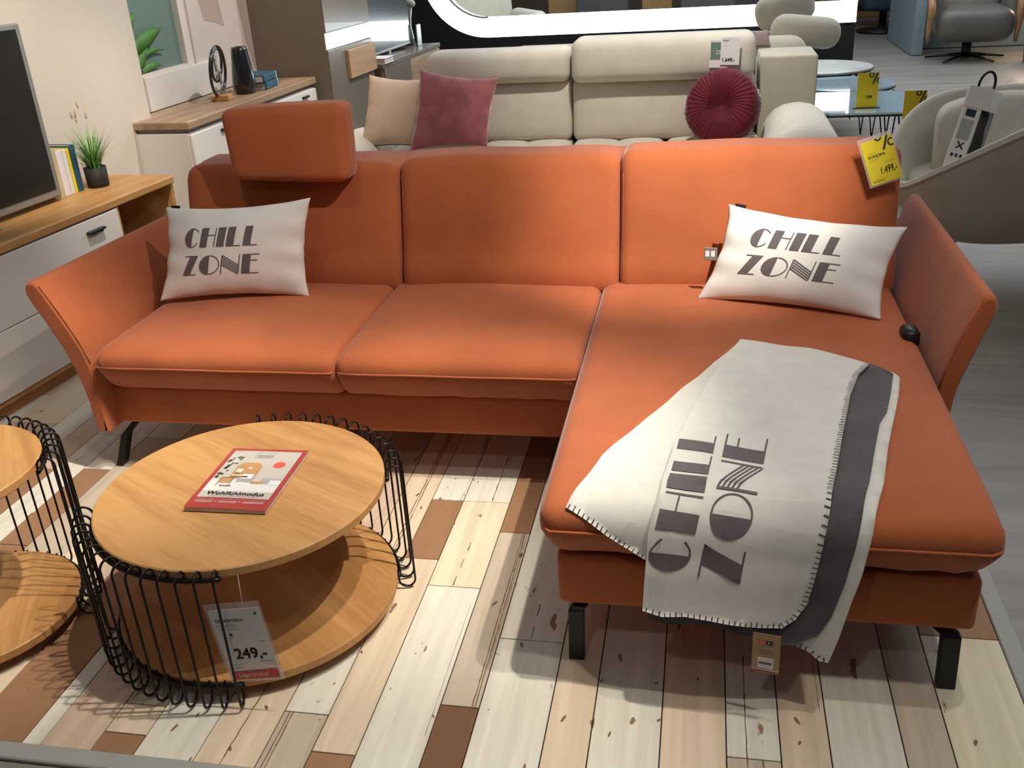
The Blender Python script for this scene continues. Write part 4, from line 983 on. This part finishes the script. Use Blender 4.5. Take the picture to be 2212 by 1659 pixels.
M['tv_glow'] = mat('glossy dark screen', (.055, .065, .08), .22, var=0, spec=1, coat=.6)
box('screen', (-.086, -.082, .83, 1.803, .815, 1.41), M['tv_glow'], t, .001); box('stand', (-.16, -.02, 1.2, 1.5, .766, .772), 'tv_frame', t, .002); box('neck', (-.12, -.09, 1.33, 1.37, .77, .80), 'tv_frame', t, .001)
t = thing('book', 'thick pale book lying at the near end of the lowboard', 'book'); place(t, FC, .0, .86, .766)
mb = MB(); mb.add(*boxg(-.07, .08, -.08, .10, 0, .004, .001)); mb.add(*boxg(-.07, .08, -.08, .10, .034, .038, .001)); mb.build('cover', M['paper'], t, False); box('pages', (-.068, .076, -.078, .097, .004, .034), 'mag_pages', t, .001)
o = box('photo_frame', (-.005, .005, -.05, .05, 0, .16), 'tv_frame', None, .002); place(o, FC, -.05, 1.92, .766); tag(o, 'small silver frame at the far end of the lowboard', 'frame')
t = thing('flower_vase', 'tall waisted grey vase with pale blossoms on the lowboard', 'vase'); place(t, FC, -.16, 2.0, .766)
lathe('vase', [(.03, 0), (.045, .005), (.040, .06), (.026, .14), (.030, .20), (.044, .27), (.040, .29), (.03, .29)], 'grey_lacquer', t, 24)
for k in range(9):
    a = k * 2.4; V, F = rbox(-.035, .035, -.03, .03, -.028, .028, .027, .03); o = mesh_obj('blossom', [Vector(v) + Vector((.04 * math.cos(a), .055 * math.sin(a), .31 + .03 * k)) for v in V], F, M['cream_plain'], t)
mb = MB()
for k in range(4): mb.add(*tubeg([(0, 0, .25), (.02 * math.cos(k), .03 * math.sin(k * 2), .55)], .003, 6))
mb.build('stems', M['grass_dark'], t)

# ================================================================== WHITE SOFA BEHIND
def bulge(k, ax=1, sgn_=-1):
    def fn(q, u):
        q = Vector(q)
        if u[ax] * sgn_ > -.2: q[ax] += sgn_ * k * (1 - abs(u[(ax + 1) % 3]) ** 3) * (1 - abs(u[(ax + 2) % 3]) ** 3)
        return q
    return fn
t = thing('white_sofa', 'cream sofa with high back behind the orange sofa', 'sofa', (-.75, 5.3, 0)); wo = -Vector((.0, .0, 0)) - Vector((-.75, 5.3, 0))
def sw(name, a, r=.05, step=.05, fn=None, mm='cream_cloth', par=None):
    V, F = rbox(*a, r, step, fn); return mesh_obj(name, [Vector(v) + wo for v in V], F, M[mm], par or t)
sw('frame', (-2.0, .35, 4.72, 5.95, .10, .34), .03, .2)
xs_ = [-1.78, -1.255, -.735, -.215, .30]
for i in range(4):
    def tuft(q, u, i=i):
        q = Vector(q)
        if u[2] > .3:
            fx = abs(math.sin(PI * (q.x - xs_[i]) / .26)); fy = abs(math.sin(PI * (q.y - 4.7) / .30)); q.z += .022 * (fx * fy) ** .5 - .008
        return q
    sw('seat_cushion', (xs_[i] + .003, xs_[i + 1] - .003, 4.66, 5.70, .32, .455), .04, .03, tuft)
def lean(q, u, k=.0):
    q = Vector(q); q.y += (q.z - .45) * .16
    if u[1] < 0: q.y -= .03 * (1 - abs(u[0]) ** 4) * (1 - abs(u[2]) ** 3)
    return q
sw('backrest', (-1.62, -.742, 5.56, 5.80, .445, .79), .045, .035, lean); sw('backrest', (-.737, .262, 5.54, 5.80, .445, .79), .045, .035, lean)
sw('headrest', (-1.575, -.745, 5.50, 5.74, .77, .950), .055, .035, lean); sw('headrest', (-.735, .255, 5.46, 5.72, .765, .995), .055, .035, lean)
sw('back_panel', (-1.60, .27, 5.82, 5.95, .3, .90), .03, .2)
def armr(q, u):
    q = Vector(q)
    return q
sw('armrest', (.30, .655, 4.62, 5.64, .12, .645), .165, .05); sw('armrest', (-2.10, -1.80, 4.66, 5.66, .12, .56), .13, .05)
sw('side_panel', (.285, .590, 5.66, 6.05, .10, .860), .015, .1, mm='cream_plain')
# second sofa back to back with it
t = thing('white_sofa', 'grey beige sofa with round adjustable headrests behind the cream sofa', 'sofa', (0, 6.8, 0)); wo = -Vector((0, 6.8, 0))
sw('frame', (-1.3, .50, 6.1, 7.4, .1, .5), .03, .2, mm='cream_plain'); sw('back_panel', (-1.22, .58, 6.10, 6.34, .4, .905), .10, .08, mm='cream_plain')
def rotb(a_, c_):
    def fn(q, u):
        q = Vector(q) - Vector(c_); q = Matrix.Rotation(a_, 3, 'Y') @ q; return q + Vector(c_)
    return fn
sw('armrest', (.30, .56, 6.10, 7.3, .45, .84), .09, .06, mm='cream_plain')
o = sw('headrest', (.38, .80, 6.42, 6.62, .80, .985), .09, .03, rotb(.12, (.59, 6.5, .89)), 'cream_plain')
o = sw('headrest', (.30, .68, 6.90, 7.10, .88, 1.10), .09, .03, rotb(-.25, (.5, 7.0, 1.0)), 'cream_plain')
o = sw('headrest', (.42, .66, 7.15, 7.35, .92, 1.12), .09, .03, None, 'cream_plain')
c_, _ = pillow('throw_cushion', [(.235, 6.07, .955), (.345, 6.07, .955), (.36, 6.07, .86), (.25, 6.07, .86)], .015, 'mauve', None, 14); c_.data.materials[0] = mat('pale mauve cloth', (.34, .26, .25), .9); tag(c_, 'tip of a pale mauve cushion wedged beside the tall side panel', 'cushion')
# cushions on the cream sofa
o, S_b = pillow('throw_cushion', [(-1.865, 5.44, .865), (-1.50, 5.42, .835), (-1.56, 5.30, .485), (-1.905, 5.26, .490)], .07, 'beige_cushion', None, 30, pinch=.07); tag(o, 'sand beige cushion at the left end of the cream sofa', 'cushion', 'cushions on the cream sofa')
V, F = tubeg([S_b(-1 + i / 8, -1, 1) for i in range(17)], .003, 5); mesh_obj('zip', V, F, M['dark_cloth'], o)
o, _ = pillow('throw_cushion', [(-1.545, 5.36, .895), (-1.110, 5.38, .832), (-1.168, 5.24, .490), (-1.595, 5.18, .485)], .07, 'mauve', None, 30, pinch=.08); tag(o, 'dusty mauve velvet cushion on the cream sofa', 'cushion', 'cushions on the cream sofa')
# round pleated cushion
t = thing('round_cushion', 'round crimson velvet cushion with pleats at the right of the cream sofa', 'cushion', (.088, 5.33, .655), group='cushions on the cream sofa')
V = []; F = []; nr, na = 26, 192; R_ = .205
prof_ = []
R_ = .193
for i in range(nr + 1):
    a = PI * i / nr; rad = R_ * abs(math.sin(a)) ** .55; dep = .078 * (1 if a < PI / 2 else -1) * abs(math.cos(a)) ** .55
    dep *= (1 - .55 * math.exp(-(rad / .055) ** 2)); prof_.append((rad, dep))
for i, (rad, dep) in enumerate(prof_):
    for k in range(na):
        a = 2 * PI * k / na; f_ = rad / R_
        ph = a * 44 + 5 * f_ + 1.5 * math.sin(a * 5); ple = (abs(math.sin(ph / 2)) - .6) * .0075 * min(1, rad / .05) * (1 if f_ < .93 else .2)
        wob = .006 * math.sin(a * 24 + (i % 2) * PI + 2 * math.sin(3 * a)) * (1 if f_ > .9 else 0)
        V.append(((rad + wob) * math.cos(a), -(dep + (ple if dep > 0 else -ple)), (rad + wob) * math.sin(a)))
for i in range(nr):
    for k in range(na): F.append((i * na + k, i * na + (k + 1) % na, (i + 1) * na + (k + 1) % na, (i + 1) * na + k))
o = mesh_obj('cover', V, F, M['red'], t); o.rotation_euler = (math.radians(-24), 0, math.radians(-16))
V, F = latheg([(.001, -.004), (.012, -.003), (.014, .002), (.008, .006), (.001, .007)], 16); b_ = mesh_obj('button', [Vector((v[0], -v[2] - .028, v[1])) for v in V], F, M['red'], o)
# price tag on the cream sofa
t = thing('price_tag', 'white price tag reading 1649 in front of a green leaflet on the cream sofa', 'tag', (.013, 5.475, .845))
K = Card(frame((0, 0, 0), (1, 0, -.03), (0, .16, 1)), t)
K.rect('leaflet', 0, .095, -.010, .128, 'paper', -.004, .001)
o = K.rect('green_panel', .004, .095, .030, .118, 'green_paint', -.0034, .0004); o['label'] = 'green printed field'
K.text('leaflet_print', '25', .030, .058, .030, 'paper', -.003)
K.rect('card', .056, .155, .004, .140, 'paper', .002, .001); K.text('price_print', '1.649,-', .062, .020, .026, 'ink', .003, bold=.0012, sx=.98)
K.lines('fine_print', [(.066, .098, .124, .004), (.066, .09, .118, .001), (.078, .082, .096, .006)], 'ink_grey', .0026)

# ================================================================== SIDE TABLES WITH YELLOW SIGNS
def hair_table(label, loc, poly, z, mm, edge='black', th=.012):
    t = thing('side_table', label, 'table', loc, 0, 'side tables behind the sofas')
    V, F = flat_map([poly], 5, lambda u, v, l_: (u, v, z + l_), th); mesh_obj('tabletop', V, F, M[mm], t, False)
    mb = MB(); n_ = len(poly); mb.add(*tubeg([(p[0], p[1], z - th - .005) for p in poly], .007, 6, True)); mb.build('rim', M[edge], t)
    xs2 = [p[0] for p in poly]; ys2 = [p[1] for p in poly]; cx, cy = (min(xs2) + max(xs2)) / 2, (min(ys2) + max(ys2)) / 2
    for (sx, sy2) in ((-1, -1), (1, -1), (1, 1), (-1, 1)):
        lx, ly = cx + sx * (max(xs2) - min(xs2)) * .36, cy + sy2 * (max(ys2) - min(ys2)) * .36; mb = MB()
        for d_ in (-.05, .05): mb.add(*tubeg([(lx + d_, ly, z - th), (lx + sx * .02, ly + sy2 * .03, .004)], .005, 6))
        mb.build('leg', M['black'], t)
    return t
hair_table('round pale stone side table, furthest of the tables behind the sofas', (.85, 8.12, 0), disc_poly(0, 0, .40, 48), .47, 'marble')
hair_table('round dark glass side table between the stone table and the octagonal one', (.95, 7.37, 0), disc_poly(0, 0, .34, 48), .45, 'glass_reflection_tint')
hair_table('octagonal dark glass side table reflecting the light panel', (.90, 6.62, 0), [(-.25, -.42), (.28, -.42), (.36, -.30), (.40, .30), (.30, .38), (-.28, .38), (-.36, .30), (-.36, -.25)], .45, 'glass_reflection_tint')
t = thing('side_table', 'low black shelf table under the octagonal glass table', 'table', (.95, 6.05, 0)); box('tabletop', (-.32, .36, -.22, .16, .24, .26), 'glass_dark', t, .004)
for sx in (-.3, .34):
    for sy2 in (-.2, .14): box('leg', (sx - .01, sx + .01, sy2 - .01, sy2 + .01, 0, .24), 'black', t, .002)
for i, (loc, hh, lb_, pr_) in enumerate((((.902, 6.36, .452), .205, 'yellow percent sign card reading 199 standing on the octagonal glass table', '199'), ((1.118, 6.02, .262), .335, 'yellow percent sign card in front of the glass tables, right', '249'))):
    t = thing('price_sign', lb_, 'sign', loc, 0, 'yellow percent signs'); K = Card(frame((0, 0, 0), (1, 0, 0), (0, .05, 1)), t)
    K.rect('card', 0, .122, 0, hh, 'yellow_dim', 0, .002); percent(K, .062, hh - .065, .074, 'ink', .002, hh, .122)
    K.text('price_print', pr_, .050, hh - .15, .026, 'ink', .002, bold=.0008)
    V, F = boxg(-.02, .14, -.012, .012, -.003, .003, 0); mesh_obj('foot', V, F, M['black'], t, False)

# ================================================================== CREAM TUB CHAIR
t = thing('tub_chair', 'cream upholstered tub chair behind the right armrest of the orange sofa', 'armchair', (1.3, 4.5, 0)); to = -Vector((1.3, 4.5, 0))
rim = [(.80, 4.14, .530), (.90, 4.03, .610), (1.06, 3.98, .705), (1.25, 3.98, .79), (1.50, 4.04, .83), (1.74, 4.28, .85), (1.80, 4.58, .85), (1.68, 4.88, .82), (1.45, 5.02, .775), (1.20, 5.01, .765), (1.02, 4.93, .735), (.88, 4.76, .665), (.78, 4.52, .56), (.765, 4.31, .515)]
def cr3(P, k=5):
    out = []; n_ = len(P)
    for i in range(n_):
        p0, p1, p2, p3 = P[i - 1], P[i], P[(i + 1) % n_], P[(i + 2) % n_]
        for s in range(k):
            t_ = s / k
            out.append(Vector([.5 * ((2 * p1[a]) + (-p0[a] + p2[a]) * t_ + (2 * p0[a] - 5 * p1[a] + 4 * p2[a] - p3[a]) * t_ ** 2 + (-p0[a] + 3 * p1[a] - 3 * p2[a] + p3[a]) * t_ ** 3) for a in range(3)]))
    return out
RM = cr3(rim); n_ = len(RM); cen = Vector((1.27, 4.52, 0)); V = []; F = []
def ringv(fr, zf, cc): return [Vector((cc.x + (p.x - cc.x) * fr, cc.y + (p.y - cc.y) * fr, zf(p))) for p in RM]
rings = [ringv(.36, lambda p: .235, cen), ringv(.50, lambda p: .24, cen), ringv(.68, lambda p: .275, cen), ringv(.84, lambda p: .29 + (p.z - .29) * .36, cen), ringv(.96, lambda p: .25 + (p.z - .25) * .78, cen), ringv(1.0, lambda p: p.z - .015, cen),
         ringv(.99, lambda p: p.z + .004, cen), ringv(.955, lambda p: p.z + .006, cen), ringv(.92, lambda p: p.z - .012, cen), ringv(.86, lambda p: .30 + (p.z - .30) * .72, cen), ringv(.76, lambda p: .40, cen)]
for r_ in rings: V += [v + to for v in r_]
for j in range(len(rings) - 1):
    for i in range(n_): F.append((j * n_ + i, j * n_ + (i + 1) % n_, (j + 1) * n_ + (i + 1) % n_, (j + 1) * n_ + i))
F.append(tuple(range(n_ - 1, -1, -1))); F.append(tuple((len(rings) - 1) * n_ + i for i in range(n_)))
M['tub'] = mat('cream bouclé cloth', (.58, .53, .42), .9, var=.05, bump=.3, bscale=400, sheen=.2)
sh = mesh_obj('shell', V, F, M['tub'], t)
pipe = [p + Vector((0, 0, -.016)) + (p - cen).normalized() * .001 for p in RM]; V, F = tubeg([p + to for p in pipe], .006, 6, True); mesh_obj('piping', V, F, M['tub'], sh)
V, F = latheg([(.30, .38), (.36, .40), (.385, .44), (.36, .475), (.25, .49), (.01, .492)], 40); mesh_obj('seat_cushion', [Vector((v[0] + 1.27, v[1] * .95 + 4.52, v[2])) + to for v in V], F, M['tub'], t)
V, F = rbox(1.0, 1.75, 4.74, 4.92, .42, .74, .06, .05, lambda q, u: Vector((q.x, q.y - .25 * u[0] ** 2 + (q.z - .5) * .1, q.z + .03 * (1 - u[0] ** 2)))); mesh_obj('back_cushion', [Vector(v) + to for v in V], F, M['tub'], t)
lathe('swivel_base', [(.16, 0), (.16, .012), (.04, .03), (.035, .24)], 'black', t, 32, (-.22, -.02))
# swatch hanger box leaning in the chair
t = thing('cable_set_box', 'white hanging carton with a black hook and cables leaning in the tub chair', 'carton', (1.03, 4.42, .50))
A_ = Vector((-.045, -.04, .0)); Tt = frame(A_, (1, .15, -.32), (.37, .25, .86))
def Hb(name, a, mm, c=.002, z=0): return box(name, a, mm, t, c, Tt)
Hb('sleeve', (0, .075, 0, .36, 0, .018), 'paper'); Hb('header', (-.006, .135, .30, .385, -.002, .022), 'paper')
for (a, b_, c_, d_, mm) in ((.012, .055, .262, .292, 'navy'), (.006, .060, .165, .250, 'pic_grey')): Hb('printed_picture', (a, b_, c_, d_, .018, .0186), mm, 0)
mbx = MB()
for k in range(2):
    a = PI / 4 + k * PI / 2; ca, sa = math.cos(a) * .02, math.sin(a) * .02
    V, F = tubeg([Tt @ Vector((.035 - ca, .142 - sa, .019)), Tt @ Vector((.035 + ca, .142 + sa, .019))], .003, 5); mbx.add(V, F)
mbx.build('cross_print', M['ink'], t)
for k in range(3): Hb('letter_print', (.008 + .02 * k, .020 + .02 * k, .092, .106, .018, .0186), 'ink', 0)
mb = MB()
for k in range(7):
    x_ = .082 + .008 * k; mb.add(*tubeg([Tt @ Vector((x_, .02 + .01 * k, .008 + .004 * (k % 2))), Tt @ Vector((x_ + .004, .17, .012)), Tt @ Vector((x_, .31, .008))], .0045, 6))
mb.build('cables', M['vase'], t)
V, F = tubeg([Tt @ Vector((.062 + .033 * math.cos(a), .40 + .055 * math.sin(a) * (1 if a > 0 else .3), .010)) for a in [-.35 + (PI + .7) * i / 16 for i in range(17)]], .0055, 8); mesh_obj('hook', V, F, M['black'], t)
def wrapf(u, v, l_): return Vector((u, v, .01 * math.sin(u * 60) * math.cos(v * 33) + .006 * math.sin(u * 110 + v * 60)))
V, F = flat_map([[(0, 0), (.16, -.02), (.18, .30), (.10, .36), (.03, .28)]], .012, wrapf, 0); T2 = frame((1.13, 4.36, .545), (1, .1, -.05), (.42, .25, .75))
o = mesh_obj('plastic_wrap', [T2 @ v for v in V], F, mat('crumpled clear film', (.85, .9, .88), .1, alpha=.22, spec=1), None); tag(o, 'crumpled clear plastic wrap lying in the tub chair', 'wrap')

# ================================================================== FAR RIGHT: RECLINER, PANEL, CHAIR, THROWS
t = thing('recliner', 'grey leather recliner with curved wooden armrest on a star base', 'armchair', (2.78, 11.85, 0), -.1)
soft('seat', (-.36, .40, -.42, .35, .20, .55), 'grey_leather', t, .14, .06, lambda q, u: q + Vector((0, -.05 * (u[2]) if u[1] < 0 else 0, 0)))
soft('backrest', (-.30, .34, .25, .45, .45, 1.15), 'grey_leather', t, .09, .07, lambda q, u: q + Vector((0, (q.z - .45) * .3, 0)))
for s_ in (-1, 1):
    soft('side_wing', ((-.38, -.28, -.2, .3, .42, .70) if s_ < 0 else (.32, .46, -.2, .3, .42, .68)), 'grey_leather', t, .05, .06)
    path = [(s_ * .43, y_, z_) for y_, z_ in ((.14, .62), (.0, .655), (-.16, .665), (-.30, .64), (-.37, .57), (-.36, .48), (-.31, .38), (-.27, .28), (-.26, .20))]
    V, F = tubeg(path, [.022, .034, .042, .048, .052, .048, .040, .032, .024], 12); V = [Vector((s_ * .43 + (v.x - s_ * .43) * .8, v.y, v.z)) for v in V]
    mesh_obj('wooden_armrest', V, F, M['walnut'], t)
lathe('pedestal', [(.05, 0.02), (.05, .2)], 'black', t, 16)
mb = MB()
for k in range(5):
    a = 2 * PI * k / 5 + .3; mb.add(*tubeg([(0, 0, .06), (.42 * math.cos(a), .42 * math.sin(a), .014)], [.022, .012], 6))
mb.build('star_base', M['black'], t)
o = box('room_divider', (2.30, 2.42, 12.3, 14.0, 0, 2.3), 'blue_grey', None, .004); tag(o, 'blue-grey panel standing left of the recliner', 'panel')
o = box('room_divider', (2.42, 3.9, 12.9, 13.0, 0, 2.3), 'blue_grey', None, .004); tag(o, 'blue-grey panel standing behind the recliner', 'panel')
t = thing('recliner', 'dark navy armchair on a round black base far behind the partition', 'armchair', (2.38, 15.0, 0)); soft('seat', (-.30, .32, -.3, .3, .28, .62), 'navy', t, .09, .08); soft('backrest', (-.3, .32, .2, .4, .5, 1.1), 'navy', t, .08, .1); lathe('swivel_base', [(.34, 0), (.34, .03), (.05, .05), (.05, .3)], 'black', t, 32)
o = box('bench_table', (1.95, 2.95, 15.6, 16.2, .22, .30), 'black', None, .01); tag(o, 'low black bench behind the navy armchair', 'bench')
o = box('display_board', (1.6, 3.0, 17.2, 17.3, 0, 2.2), 'brown_wall', None, 0); tag(o, 'ochre brown board far behind the navy armchair', 'board')
t = thing('throw_rack', 'wooden rack with brown and cream throws at the right edge', 'rack', (3.47, 11.5, 0))
tube('frame', [(-.17, 0, 0), (-.2, 0, .4), (-.12, 0, .52), (.3, 0, .60)], .025, 'walnut', t)
for k, mm in enumerate(('brown_wall', 'straw', 'cream_plain', 'walnut', 'dark_cloth')): soft('throw', (-.16 + .09 * k, -.07 + .09 * k, -.12, .1, .04 + .02 * (k % 2), .50 + .02 * k), mm, t, .03, .05)
soft('basket', (-.1, .3, -.35, -.05, .0, .08), 'straw', t, .035, .06)
l = bpy.data.lights.new('warm_point_light', 'POINT'); l.energy = 25; l.color = (1, .75, .45); l.shadow_soft_size = .12; o = bpy.data.objects.new('warm_point_light', l); COL.objects.link(o); o.location = (3.45, 11.7, .75)  # warm point light by the throw rack, no lamp body modelled
